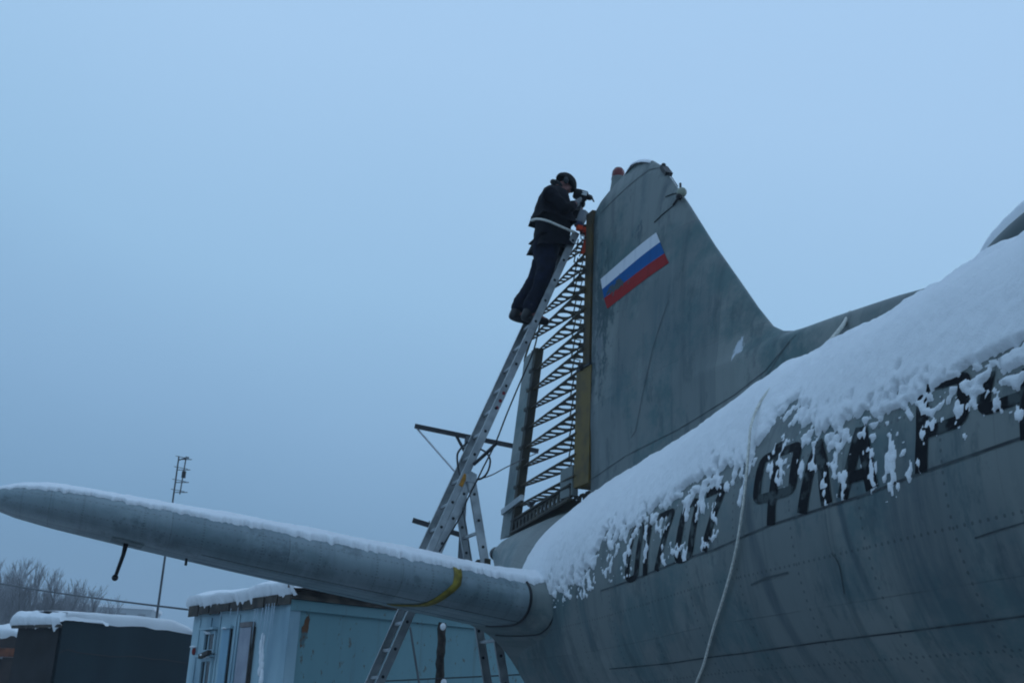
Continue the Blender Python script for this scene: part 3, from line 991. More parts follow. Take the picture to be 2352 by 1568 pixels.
for i in range(nT + 1):
    t = t0 + DT * i
    te_b = interp(t, eq)
    c, h_ = fz(t)
    R_arc = (fw(t) + h_) / 2
    for j in range(nA + 1):
        th = th0 + DA * j
        v_ = th * R_arc
        d = (th - te_b) * R_arc                         # metres above the mean edge
        if d < -.42:
            continue
        if d < .75:
            # frayed edge: small clumps, a little drawn out down the slope
            n1 = fbm(t * 4.2, v_ * 3.0, 1.3, 2)
            n2 = fbm(t * 12.5, v_ * 10.5, 5.1, 3)
            n3 = nzv(t * 32, v_ * 28, 2.7)
            e = d * (.62 if d > 0 else .60) + .075 * n1 + .120 * n2 + .085 * n3 - .012
            for (pt_, ph, rt, rh_) in CLING:
                a_ = abs(t - pt_) / rt
                if a_ < 1.6:
                    q_ = 1 - math.hypot(a_, (th - ph) / rh_)
                    if q_ > -.8: e = max(e, .042 * q_ - .006 + .040 * n2 + .065 * n3)
            for (pt_, ph, rt, rh_) in BARE:
                a_ = abs(t - pt_) / rt
                if a_ < 1.6:
                    q_ = 1 - math.hypot(a_, (th - ph) / rh_)
                    if q_ > -.8: e = min(e, -.07 * q_ + .045 * n2 + .05 * n3 + .01)
        else:
            n1 = n2 = n3 = 0; e = d * .8
        if e <= 0: continue
        smooth_ = .062 + .022 * fbm(t * 1.0, v_ * 1.0, 2.2, 2)
        hgt_ = (.010 + .022 * sstep(-.15, .20, d)) * sstep(0, .06, e) * (1 + .12 * n3) + smooth_ * sstep(.05, .70, d) + .006 * n2 * sstep(.75, .3, d) + (.030 * fbm(t * 6, v_ * 6, 3.3, 3) * sstep(.75, 1.0, th) if th > .75 else 0) + .003 * fbm(t * 9, v_ * 7, 4.4, 2)
        if t < 1.2:                                     # the drift ends short of the tail cone
            tm = interp(th, [(.2, .50), (.8, .55), (1.1, .36), (1.4, .10)])
            g_ = t - tm + .05 * fbm(t * 9, v_ * 9, 6, 2)
            hgt_ = hgt_ * sstep(0, .14, g_) if g_ > 0 else -1
        H[i][j] = hgt_
for i in range(nT + 1):
    for j in range(nA + 1):
        near = max(H[a][b] for a in range(max(0, i - 1), min(nT, i + 1) + 1) for b in range(max(0, j - 1), min(nA, j + 1) + 1))
        if near > 0:
            ids[(i, j)] = len(vs)
            vs.append(fus(t0 + DT * i, th0 + DA * j, max(.004, H[i][j]) if H[i][j] > 0 else -.012))
for i in range(nT):
    for j in range(nA):
        k = [(i, j), (i + 1, j), (i + 1, j + 1), (i, j + 1)]
        if all(q in ids for q in k) and any(H[a][b] > 0 for a, b in k):
            fcs.append(tuple(ids[q] for q in k))
wv = [OX + NOSE * p.x - STAR * p.y * -1 * -1 + V((0, 0, p.z)) if False else A(p.x, -p.y, p.z) for p in vs]
sn.add(wv, fcs)
o = sn.build('snow', SNOW, origin=A(3, 0, 4), smooth=True)
tag(o, 'thick snow lying along the aircraft fuselage, ragged lower edge over the painted letters', 'snow', kind='stuff')

# snow on the right-hand stabilizer, rolling over its leading edge
def snow_strip(rows_fn, n, m_):
    q = MB()
    q.grid([[rows_fn(i / n, j / m_) for j in range(m_ + 1)] for i in range(n + 1)])
    return q
def stab_snow(u, v_):
    s = .95 + (5.76 - .95) * u
    fade = sstep(5.76, 5.2, s) * .75 + .25 * sstep(5.765, 5.70, s)
    teeth = fbm(s * 21, .3, 3, 3)
    th_ = (.080 + .022 * fbm(s * 1.1, v_ * 2, 8, 2)) * (.6 + .4 * sstep(5.4, 3.0, s)) * fade
    if s < 1.5: th_ += .05 * (1.5 - s) / .5
    le, te = st_le(s), st_te(s); c_ = le - te
    hz = st_half(s)
    xf = .062 + .028 * max(-1, min(1, teeth)) + .012 * fbm(s * 3, 9)    # front contact, toothed
    zf = st_z(s) + hz * st_sec(xf) * .98
    if v_ < .2:
        k = v_ / .2
        x = xf + .03 * k
        p = P_(le - c_ * x + .014 * math.sin(math.pi * k) * fade, s, st_z(s) + hz * st_sec(x) + th_ * .62 * math.sin(math.pi / 2 * k) ** 1.0)
    else:
        k = (v_ - .2) / .8
        x = xf + .03 + (.985 - xf - .03) * k
        p = P_(le - c_ * x, s, st_z(s) + hz * st_sec(x) + th_ * (.62 + .38 * sstep(0, .2, k)) * (1 - .9 * sstep(.93, 1, k)) + .005 * fbm(s * 9, x * 9, 4, 2))
    return A(p.x, -p.y, p.z)
q = snow_strip(stab_snow, 420, 44)
o = q.build('snow', SNOW, origin=A(.7, 3, 2.9), smooth=True)
tag(o, 'long snow layer lying on top of the stabilizer', 'snow', kind='stuff')
# snow cap on the dome fairing
def dome_snow(u, v_):
    i = u * 24; k = min(int(i), 23); fr = i - k
    a = math.pi * (.385 + .515 * v_)
    j = a / math.pi * 16; l_ = min(int(j), 15); fj = j - l_
    p = dome_rows[k][l_].lerp(dome_rows[k][l_ + 1], fj).lerp(dome_rows[k + 1][l_].lerp(dome_rows[k + 1][l_ + 1], fj), fr)
    th_ = .10 * sstep(0, .10, v_) * sstep(1, .85, v_) * (.4 + .6 * sstep(0, .1, u)) + .006 * fbm(u * 20, v_ * 9)
    nrm = V((0, p.y, max(.1, p.z - 4.2))).normalized()
    if u < .06: nrm = V((-.8, p.y, .4)).normalized()
    p = p + nrm * th_
    return A(p.x, -p.y, p.z)
o = snow_strip(dome_snow, 60, 30).build('snow', SNOW, origin=A(7, 0, 4.6), smooth=True)
tag(o, 'snow cap on the rounded dome fairing above the fuselage', 'snow', kind='stuff')
# thin snow on the very tip of the fin
def tip_snow(u, v_):
    t = 1.40 - .70 * u
    z0 = interp(t, [(.6, 7.245), (.9, 7.33), (1.01, 7.358), (1.14, 7.33), (1.27, 7.28), (1.41, 7.21)])
    a = math.pi * v_
    e = math.sin(math.pi * min(1, max(0, u))) ** .5
    hw = .03 + .035 * e
    return A(t, hw * math.cos(a), z0 - .030 + (.03 + .018 * e) * math.sin(a) + .004 * fbm(t * 20, v_ * 5))
o = snow_strip(tip_snow, 30, 12).build('snow', SNOW, origin=A(1, 0, 7.3), smooth=True)
tag(o, 'thin snow dusting the very tip of the tail fin', 'snow', kind='stuff')

# ------------------------------------------------------------------ ladder
lad_foot = A(-.3, 2.4, 0)
ladder = thing('ladder', 'long aluminium extension ladder on an A-frame, leaning against the stripped rudder', 'ladder', lad_foot)
def lad_s(z): return .2 + .397 * (6.9 - z)
def lad_b(z): return 1.5 - .385 * (z - 3.44)
def lad_c(z): return 1.30 - .235 * (4.0 - z)
def rail(fn, z0, z1, t, depth=.040):
    q = MB()
    a, b = A(t, fn(z0), z0), A(t, fn(z1), z1)
    T = (b - a).normalized()
    W_ = NOSE.cross(T).normalized()
    sg = 1 if t > -.3 else -1
    # channel: web plus two flanges turned inwards
    q.box((a + b) / 2, (b - a) / 2, W_ * depth, NOSE * .002)
    for k in (1, -1):
        q.box((a + b) / 2 + W_ * k * (depth - .002) - NOSE * sg * .0155, (b - a) / 2, W_ * .002, NOSE * .0125)
    ob = q.build('rail', M_ALU, ladder, lad_foot)
    # rung ends show as dark rivets on the web
    n = int((z1 - z0) / .262)
    for i in range(n):
        z = z0 + .15 + i * .262
        p = A(t, fn(z), z)
        bq = MB()
        bq.tube([p - NOSE * sg * .004, p + NOSE * sg * .006], .016, 8)
        bq.build('rung_rivet', M_DARK, ob, lad_foot)
    return ob
def rungs(fn, z0, z1, ta, tb_):
    n = int((z1 - z0) / .262)
    for i in range(n):
        z = z0 + .15 + i * .262
        q = MB()
        q.bar(A(ta, fn(z), z), A(tb_, fn(z), z), .014, .014, (0, 0, 1))
        q.build('rung', M_ALU, ladder, lad_foot)
TA, TBB = -.13, -.50
for t in (TA, TBB):
    rail(lad_s, 3.05, 6.98, t)
rungs(lad_s, 3.05, 6.98, TA - .004, TBB + .004)
for t in (TA + .03, TBB - .03):
    rail(lad_b, 0, 4.05, t)
rungs(lad_b, 0, 4.05, TA + .026, TBB - .026)
for t in (TA + .07, TBB - .07):
    rail(lad_c, 0, 4.0, t, .043)
for i in (0, 2, 4, 6, 8, 10, 12):
    z = .3 + i * .262
    q = MB(); q.bar(A(TA + .066, lad_c(z), z), A(TBB - .066, lad_c(z), z), .014, .014, (0, 0, 1)); q.build('rung', M_ALU, ladder, lad_foot)
for t, s_sg in ((TA + .075, 1), (TBB - .075, -1)):
    q = MB()
    q.box(A(t, 1.30, 3.98), STAR * .055, V((0, 0, .04)), NOSE * .010)
    q.tube([A(t - .01, 1.30, 3.98), A(t + .02 * s_sg, 1.30, 3.98)], .02, 8)
    q.build('hinge', M_DARK if s_sg < 0 else M_ALU, ladder, lad_foot)
M_TAG = mat('yellow_sticker', (.55, .24, .02), .5, 0, .2, 20)
q = MB(); z = 3.96; q.box(A(TA + .006, lad_s(z) - .01, z), (A(0, lad_s(z + 1), z + 1) - A(0, lad_s(z), z)).normalized() * .07, NOSE.cross(A(0, lad_s(z + 1), z + 1) - A(0, lad_s(z), z)).normalized() * .028, NOSE * .002)
q.build('warning_sticker', M_TAG, ladder, lad_foot)
M_REDST = mat('red_sticker', (.22, .02, .03), .5, 0, .2, 20)
for z in (4.78, 4.86, 4.95):
    q = MB(); q.tube([A(TA + .002, lad_s(z) - .01, z), A(TA + .005, lad_s(z) - .01, z)], .02, 8); q.build('warning_sticker', M_REDST, ladder, lad_foot)
q = MB(); z = 3.15; q.bar(A(TA + .09, lad_c(z) - .02, z), A(TA - .15, lad_c(z) - .02, z), .03, .03, (0, 0, 1)); q.ball(A(TA - .12, lad_c(z), z), .045, 8, 6)
q.build('spreader_catch', M_BROWN, ladder, lad_foot)
for t in (TA, TBB):
    for fn in (lad_b, lad_c):
        q = MB(); q.box(A(t, fn(0), .03), STAR * .06, NOSE * .03, V((0, 0, .03))); q.build('rubber_foot', M_DARK, ladder, lad_foot)

# ------------------------------------------------------------------ cables on the ladder
M_CABLE = mat('black_rubber', (.010, .011, .014), .5, 0, .2, 10)
def cable(pxs, t, r, label, at=0, name='cable', m=M_CABLE, group=None):
    pts = [A(*on_t(x, y, tt if isinstance(tt, float) else t)) for (x, y, tt) in [(p[0], p[1], p[2] if len(p) > 2 else None) for p in pxs]]
    q = MB(); q.tube(smooth_line(pts, 6), r, 6)
    o_ = q.build(name, m, origin=pts[0], smooth=True)
    return tag(o_, label, name if name != 'cable' else 'cable', group)
cable([(1240, 745), (1224, 809), (1191, 886), (1163, 953), (1138, 1017), (1110, 1073), (1096, 1102), (1074, 1145), (1057, 1186), (1009, 1266)], -.04, .009, 'thin black power cable trailing down beside the long ladder')
cable([(1074, 1015, -.1), (1058, 1030, -.3), (1050, 1050, -.45), (1060, 1095, -.3), (1100, 1100, -.1), (1119, 1085, -.1), (1126, 1058, -.1), (1118, 1040, -.1), (1104, 1031, -.1)], -.1, .011, 'black cable coiled in a loop where the ladder hinges')
cable([(1088, 1066), (1115, 1042), (1140, 1018)], -.06, .02, 'thick black cable end poking out diagonally above the ladder hinge')
cable([(1100, 1100, -.1), (1130, 1090, -.6), (1164, 1072, -1.2), (1200, 1055, -1.8), (1233, 1040, -2.2)], -.1, .007, 'thin grey wire strung from the coil towards the rudder trim tab')
cable([(1182, 1295, -.9), (1185, 1240, -1.6), (1186, 1222, -1.9)], -.9, .007, 'short dark wire hanging down from the rudder bottom onto the tail cone')

# ------------------------------------------------------------------ the worker on the ladder
FWD, SIDE, UP = -STAR, NOSE, V((0, 0, 1))
def J(x, y, t): return A(*on_t(x, y, t))
def skin(name, verts, edges, m, parent=None, origin=None, root=0, levels=2, amp=0.0, nsc=9.0):
    "continuous surface grown over a skeleton: verts = (point, rx, ry)"
    me = bpy.data.meshes.new(name)
    o_ = V(origin)
    me.from_pydata([tuple(V(p[0]) - o_) for p in verts], edges, [])
    ob = bpy.data.objects.new(name, me); COL.objects.link(ob)
    sk = ob.modifiers.new('skin', 'SKIN')
    sk.use_smooth_shade = True
    for d, p in zip(me.skin_vertices[0].data, verts):
        d.radius = (p[1], p[2]); d.use_root = False
    me.skin_vertices[0].data[root].use_root = True
    ob.modifiers.new('sub', 'SUBSURF').levels = levels
    ob.modifiers['sub'].render_levels = levels
    dg = bpy.context.evaluated_depsgraph_get()
    nm = bpy.data.meshes.new_from_object(ob.evaluated_get(dg))
    bpy.data.objects.remove(ob); bpy.data.meshes.remove(me)
    if amp:
        for v in nm.vertices:
            q = v.co + o_
            v.co += v.normal * amp * (noise.noise(q * nsc) + .6 * noise.noise(q * nsc * 2.3))
    nm.name = name
    nm.materials.clear(); nm.materials.append(m)
    nm.polygons.foreach_set('use_smooth', [True] * len(nm.polygons))
    ob = bpy.data.objects.new(name, nm); COL.objects.link(ob)
    if parent: ob.parent = parent
    else: ob.location = o_
    return ob
M_SKIN = mat('skin', (.30, .125, .105), .55, 0, .1, 30, col2=(.17, .075, .065))
M_JACKET = mat('navy_jacket', (.0050, .0058, .0110), .8, 0, .2, 14, spec=.10, col2=(.003, .0034, .006), bump=.5, bscale=25)
M_TROUS = mat('navy_trousers', (.0072, .0100, .0240), .85, 0, .2, 10, spec=.10, col2=(.005, .0068, .014), bump=.5, bscale=20)
M_BOOT = mat('black_boot', (.006, .006, .007), .5, 0, .2, 15)
M_HAT = mat('black_wool', (.006, .006, .008), .95, 0, .2, 60, bump=.6, bscale=140)
M_HOODG = mat('grey_fleece', (.035, .042, .046), .9, 0, .2, 30, bump=.5, bscale=60)
M_GLOVE = mat('grey_glove', (.22, .23, .24), .85, 0, .15, 40, bump=.4, bscale=120)
M_DUST = mat('snowy_cuff', (.045, .055, .068), .9, 0, .3, 22, col2=(.009, .011, .016), lo=.54, hi=.72)
TC, TR, TL = -.31, -.12, -.50
po_ = J(1215, 742, TC)
pel, spi, che, nek = J(1257, 556, TC), J(1267, 515, TC), J(1272, 468, TC), J(1281, 436, TC)
hc = J(1298, 426, TC)
rs, re_, rw = J(1264, 447, -.11), J(1296, 481, -.06), J(1324, 467, -.15)
ls, le_, lw = J(1272, 445, -.51), J(1318, 490, -.52), J(1337, 476, -.34)
rh, rk, ra = J(1257, 572, -.21), J(1249, 638, -.19), J(1212, 716, -.19)
lh, lk, la = J(1253, 572, -.41), J(1231, 640, -.42), J(1184, 714, -.42)
rtoe, ltoe = J(1262, 741, -.19), J(1226, 741, -.42)
hdir = (FWD * .80 - UP * .60).normalized()                     # where the face looks
hup = (UP * .80 + FWD * .60).normalized()
body = skin('person', [(pel, .13, .15), (spi, .12, .14), (che, .13, .16), (nek, .055, .055), (hc - hup * .05 + hdir * .0, .07, .075), (hc + hup * .05, .085, .09),
                       (rs, .06, .06), (re_, .045, .045), (rw, .03, .034), (ls, .06, .06), (le_, .045, .045), (lw, .03, .034),
                       (rh, .085, .09), (rk, .06, .06), (ra, .042, .042), (rtoe, .035, .03), (lh, .085, .09), (lk, .06, .06), (la, .042, .042), (ltoe, .035, .03),
                       (hc - hup * .095 + hdir * .055, .032, .04), (hc - hup * .012 + hdir * .108, .013, .013)],
            [(0, 1), (1, 2), (2, 3), (3, 4), (4, 5), (2, 6), (6, 7), (7, 8), (2, 9), (9, 10), (10, 11), (0, 12), (12, 13), (13, 14), (14, 15), (0, 16), (16, 17), (17, 18), (18, 19), (4, 20), (4, 21)], M_SKIN, None, po_)
tag(body, 'person in dark navy work clothes and black hat, standing high on the ladder', 'person')
for sg in (1, -1):
    q = MB(); q.ball(hc + hdir * .082 + SIDE * sg * .032 + hup * .012, .012, 8, 6); q.build('eye', M_GLASS, body, po_, smooth=True)
    q = MB(); q.ball(hc + SIDE * sg * .088 - hup * .015 - hdir * .01, .03, 8, 6, (.5, .8, 1.1)); q.build('ear', M_SKIN, body, po_, smooth=True)
q = MB(); q.bar(hc - hup * .062 + hdir * .088 + SIDE * .022, hc - hup * .062 + hdir * .088 - SIDE * .022, .005, .008, UP); q.build('mouth', mat('lips', (.14, .05, .045), .5), body, po_)
skin('jacket', [(J(1261, 535, TC), .218, .21), (spi, .235, .21), (che - FWD * .01, .232, .225), (nek - UP * .03, .135, .13), (nek + UP * .03 + FWD * .01, .085, .09),
                (rs, .105, .10), (re_, .085, .08), (rw - (rw - re_).normalized() * .02, .058, .055), (ls, .105, .10), (le_, .085, .08), (lw - (lw - le_).normalized() * .02, .055, .055), (J(1262, 548, TC), .190, .19), (J(1263, 554, TC), .14, .14)],
     [(0, 1), (1, 2), (2, 3), (3, 4), (2, 5), (5, 6), (6, 7), (2, 8), (8, 9), (9, 10), (0, 11), (11, 12)], M_JACKET, body, po_, 0, 3, .017, 8)
skin('trousers', [(J(1257, 560, TC), .205, .20), (J(1256, 596, -.22), .128, .122), (rk, .098, .095), (rk.lerp(ra, .55), .088, .084), (ra.lerp(rk, -.06), .086, .080), (J(1247, 594, -.40), .128, .122), (lk, .098, .095), (lk.lerp(la, .55), .088, .084), (la.lerp(lk, -.06), .086, .080), (J(1260, 536, TC), .17, .17)],
     [(0, 1), (1, 2), (2, 3), (3, 4), (0, 5), (5, 6), (6, 7), (7, 8), (0, 9)], M_TROUS, body, po_, 0, 3, .014, 9)
for an, toe, kn in ((ra, rtoe, rk), (la, ltoe, lk)):
    heel = an - UP * .085 - FWD * .055
    skin('boot', [(an + (kn - an).normalized() * .10, .066, .064), (an - UP * .02, .064, .062), (heel + FWD * .02, .046, .05), (toe.lerp(heel, .45) + UP * .01, .046, .05), (toe + UP * .004, .036, .046)], [(0, 1), (1, 2), (2, 3), (3, 4)], M_BOOT, body, po_, 1, 2)
    skin('snowy_hem', [(an + (kn - an) * .24, .088, .084), (an + (kn - an) * .02, .078, .074)], [(0, 1)], M_DUST, body, po_, 0, 3, .012, 14)
# hat: a cap over the skull with a turned-up rim
q = MB(); rows = []
for i in range(11):
    a = math.pi * .5 * i / 10
    rr = (.124 if i < 9 else .130)
    rows.append([hc + hup * (.052 + .092 * math.cos(a) * 1.0) - hdir * .012 + (hdir * math.cos(b) * 1.05 + SIDE * math.sin(b) * .92) * rr * math.sin(a) for b in [2 * math.pi * k / 20 for k in range(20)]])
for k, (dz, rr) in enumerate(((.0, .134), (-.035, .132), (-.038, .120))):
    rows.append([hc + hup * (.052 + dz) - hdir * .012 + (hdir * math.cos(b) * 1.05 + SIDE * math.sin(b) * .92) * rr for b in [2 * math.pi * k2 / 20 for k2 in range(20)]])
q.grid(rows, True)
q.build('hat', M_HAT, body, po_, smooth=True)
for sg in (1, -1):
    q = MB(); q.ball(hc + SIDE * sg * .105 - hup * .01 - hdir * .035, .038, 10, 8, (.8, .9, 1.2)); q.build('ear_flap', M_HOODG, body, po_, smooth=True)
skin('collar', [(nek - FWD * .03 + UP * .035, .10, .11), (nek + UP * .09 + FWD * .005, .085, .095)], [(0, 1)], M_HOODG, body, po_, 0, 2, .01, 15)
# hands in gloves, fingers closed round the drill
dp = [J(1326, 446, -.24), J(1352, 453, -.19)]                  # drill housing axis
dax = (dp[1] - dp[0]).normalized()
ddn = (-UP - dax * (-UP).dot(dax)).normalized()
dsd = dax.cross(ddn).normalized()
grip0 = dp[0] + dax * .05 + ddn * .035
grip1 = grip0 + ddn * .12 - dax * .02
def glove(wr, ctr, fdir, curl, side_dir, m):
    "palm plus four unequal curled fingers and a thumb"
    across = (grip1 - grip0).normalized()
    vs, es = [(wr, .034, .030), (wr.lerp(ctr, .55), .040, .028), (ctr, .042, .024)], [(0, 1), (1, 2)]
    for i, (o_, ln) in enumerate(((-.034, .078), (-.011, .088), (.012, .082), (.034, .064))):
        b = ctr + across * o_ + fdir * .012
        p1 = b + fdir * ln * .42
        p2 = p1 + (fdir * .25 + curl).normalized() * ln * .36
        p3 = p2 + (curl * .7 - fdir * .75).normalized() * ln * .28
        k = len(vs)
        vs += [(b, .0125, .0125), (p1, .0115, .0115), (p2, .0105, .0105), (p3, .009, .009)]
        es += [(2, k), (k, k + 1), (k + 1, k + 2), (k + 2, k + 3)]
    k = len(vs)
    b = wr.lerp(ctr, .6) - across * .030
    vs += [(b, .015, .015), (b - across * .015 + curl * .035 + fdir * .02, .0135, .0135), (b + curl * .06 + fdir * .045, .011, .011)]
    es += [(1, k), (k, k + 1), (k + 1, k + 2)]
    return skin('gloved_hand', vs, es, m, body, po_, 0, 2)
gc = grip0.lerp(grip1, .5)
fd_r = (gc - rw); fd_r = (fd_r - ddn * fd_r.dot(ddn)).normalized()
glove(rw, gc + SIDE * .035 - fd_r * .035, fd_r, -SIDE, SIDE, M_GLOVE)
skin('cuff', [(rw - (rw - re_).normalized() * .045, .058, .056), (rw + (rw - re_).normalized() * .025, .050, .048)], [(0, 1)], M_GLOVE, body, po_, 0, 2)
gl = dp[0].lerp(dp[1], .72) + ddn * .05
fd_l = (gl - lw).normalized()
glove(lw, gl - SIDE * .04 - fd_l * .03, fd_l, SIDE, -SIDE, mat('black_glove', (.010, .010, .012), .8, 0, .2, 30))
# patch pocket flap at the back of the jacket hem
q = MB(); c0 = J(1209, 580, TC); q.box(c0 - FWD * .0, FWD * .03, SIDE * .12, UP * .05); 
# power drill
dr_o = dp[0]
drill = thing('power_drill', 'black power drill held in both gloved hands, bit pressed against the fin tip', 'drill', dr_o)
q = MB(); q.tube([dp[0] - dax * .045, dp[0] - dax * .03, dp[0] + dax * .02, dp[0] + dax * .11, dp[0] + dax * .125], [.045, .062, .066, .062, .045], 14); q.build('motor_housing', M_BLACK, drill, dr_o, smooth=True)
q = MB(); q.tube([grip0 - ddn * .03, grip0, grip1], [.026, .025, .027], 10); q.build('handle', M_BLACK, drill, dr_o, smooth=True)
q = MB(); q.bar(grip1 - dax * .05, grip1 + dax * .06, .03, .035, ddn); q.build('battery', M_DARK, drill, dr_o)
q = MB(); q.tube([dp[0] + dax * .125, dp[0] + dax * .14, dp[0] + dax * .17, dp[0] + dax * .185], [.032, .036, .030, .016], 12); q.build('chuck', M_DARK, drill, dr_o, smooth=True)
tipp = J(1364, 463, -.12)
q = MB(); q.tube([dp[0] + dax * .18, tipp], [.011, .009], 8); q.build('drill_bit', M_DARK, drill, dr_o)
q = MB(); q.box(dp[0] + dax * .06 + SIDE * .064, dax * .03, ddn * .025, SIDE * .004); q.build('side_plate', M_ALU, drill, dr_o)
q = MB(); q.bar(dp[0] + dax * .10 + ddn * .02, dp[0] + dax * .10 + ddn * .13, .014, .014, dax); q.build('side_handle', M_BLACK, drill, dr_o)
# belt rope from the waist to the ladder head
nr = [(1320, 534, -.13), (1308, 529, -.095), (1285, 519, -.075), (1256, 507, -.068), (1234, 503, -.12), (1221, 506, -.30), (1230, 506, -.48), (1255, 510, -.555), (1288, 520, -.55), (1318, 532, -.48)]
pts = smooth_line([J(*p) for p in nr], 6)
q = MB(); q.tube(pts, .0145, 8)
tag(q.build('safety_rope', M_ROPE, origin=pts[0], smooth=True), 'pale safety rope looped round the worker waist and tied to the ladder head', 'rope')
# tools hung at the top of the rudder spar
tk_o = J(1337, 500, -.12)
tool = thing('hand_tool', 'grey power tool with a blue and orange grip hung beside the ladder head', 'tool', tk_o)
a_, b_ = J(1342, 486, -.12), J(1331, 514, -.12)
ax_ = (b_ - a_).normalized()
q = MB(); q.tube([a_, a_.lerp(b_, .1), a_.lerp(b_, .9), b_], [.045, .062, .058, .05], 6); q.build('housing', mat('grey_plastic', (.12, .14, .16), .5, 0, .1, 8), tool, tk_o)
q = MB(); q.tube([b_, b_ + ax_ * .035], [.060, .056], 12); q.build('blue_band', mat('blue_plastic', (.012, .022, .07), .45, 0, .1, 8), tool, tk_o)
for p in ((1331, 524, -.08), (1345, 529, -.08)):
    q = MB(); c0 = J(*p); q.box(c0, FWD * .032, SIDE * .03, UP * .026); q.build('orange_grip', M_ORG, tool, tk_o)
q = MB(); q.tube([J(1338, 516, -.12), J(1340, 530, -.14), J(1338, 540, -.14)], [.05, .045, .03], 8); q.build('grip', M_DARK, tool, tk_o)
st = [J(1350, 532, -.10), J(1348, 548, -.10), J(1343, 568, -.10), J(1338, 584, -.10)]
q = MB(); q.grid([[p - FWD * .032 for p in st], [p + SIDE * .004 for p in st], [p + FWD * .032 for p in st]]); 
o = q.build('strap', M_ORG, origin=st[0]); o.modifiers.new('thick', 'SOLIDIFY').thickness = .008
tag(o, 'bright orange strap dangling in front of the uppermost rudder ribs', 'strap')
q = MB()
cc = J(1338, 545, -.09)
q.tube([cc + FWD * .022 * math.cos(k * math.pi / 8) + UP * .03 * math.sin(k * math.pi / 8) for k in range(17)], .009, 6)
tag(q.build('carabiner', mat('bright_steel', (.6, .62, .65), .3, .6, .05, 5), origin=cc, smooth=True), 'small bright metal carabiner hanging at the ladder head beside the orange strap', 'carabiner')

# ------------------------------------------------------------------ yellow strap round the stabilizer
q = MB()
rows = []
for i in range(41):
    u = i / 40
    s = 1.78 + .42 * u
    if u < .25: x, up = .8 * (1 - u / .25) ** 2.0, 1
    else: x, up = .60 * ((u - .25) / .75) ** 2.0, -1
    off = .012 + (.02 * sstep(.10, .0, u) if up > 0 else 0)
    c0 = stab_pt(s, max(x, .0), up, off)
    c1 = stab_pt(s + .07, max(x, .0), up, off)
    rows.append([A(c0.x, -c0.y, c0.z), A(c1.x, -c1.y, c1.z)])
q.grid(rows)
o = q.build('strap', M_YEL, origin=rows[0][0], smooth=True)
o.modifiers.new('thick', 'SOLIDIFY').thickness = .006
tag(o, 'yellow webbing strap wrapped round the stabilizer near the ladder', 'strap')

# ------------------------------------------------------------------ white rope over the fuselage
def on_fus(x, y, off):
    t, th = fus_hit(x, y)
    p = fus(t, th, off)
    return A(p.x, -p.y, p.z)
rp1 = [A(*on_s(1953, 717, .05)), A(*on_s(1935, 748, .2)), A(*on_s(1905, 785, .3)), A(*on_s(1880, 822, .42))]
q = MB(); q.tube(smooth_line(rp1, 6), .015, 8)
tag(q.build('rope', M_ROPE, origin=rp1[0], smooth=True), 'cream rope tied over the dorsal ridge, vanishing into the snow', 'rope')
q = MB(); q.tube(smooth_line([A(*on_s(1884, 812, .40)), A(*on_s(1876, 828, .44)), A(*on_s(1880, 834, .45))], 4), .018, 6)
tag(q.build('buckle', M_DARK, origin=rp1[-1], smooth=True), 'small dark buckle on the rope end in the snow', 'buckle')
rp2 = [on_fus(1800, 893, .05), on_fus(1788, 915, .085), on_fus(1765, 948, .085), on_fus(1748, 992, .08), on_fus(1738, 1040, .06), on_fus(1722, 1130, .035), on_fus(1706, 1220, .025), on_fus(1691, 1290, .022), on_fus(1668, 1370, .022), on_fus(1645, 1440, .022), on_fus(1622, 1520, .022), on_fus(1600, 1590, .022)]
tl_, thl = fus_hit(1600, 1590)
for k in range(1, 5):
    p = fus(tl_ - .1 * k, thl - .2 * k, .03 + .03 * k)
    rp2.append(A(p.x, -p.y, p.z))
rp2.append(V((rp2[-1].x, rp2[-1].y, .02)))
q = MB(); q.tube(smooth_line(rp2, 6), .0088, 8)
tag(q.build('rope', M_ROPE, origin=rp2[0], smooth=True), 'long pale rope hanging down the fuselage side past the painted letters', 'rope')

# ------------------------------------------------------------------ blue cabin
class Wall:
    "vertical wall plane: origin corner, direction along, outward normal"
    def __init__(s, C0, az):
        s.C = V((C0.x, C0.y, 0)); s.d = V((math.sin(az), math.cos(az), 0))
        n = V((s.d.y, -s.d.x, 0))
        if n.dot(CAM - s.C) < 0: n = -n
        s.n = n
    def hit(s, x, y):
        p = pl(x, y, s.C, s.n) - s.C
        return p.dot(s.d), p.z
    def P(s, u, z, off=0.0):
        return s.C + s.d * u + s.n * off + V((0, 0, z))
    def slab(s, mb, u0, u1, z0, z1, off, th):
        mb.box(s.P((u0 + u1) / 2, (z0 + z1) / 2, off - th / 2 + th), s.d * abs(u1 - u0) / 2, V((0, 0, abs(z1 - z0) / 2)), s.n * th / 2)
CC = at_depth(672, 1376, 15.0)
zc_top = CC.z
WL = Wall(CC, rad(-36)); WR = Wall(CC, rad(54))
M_CABL = mat('pale_blue_paint', (.34, .48, .53), .55, 0, .1, 1.6, col2=(.19, .30, .36), stretch=(1, 1, .35), lo=.35, hi=.6)
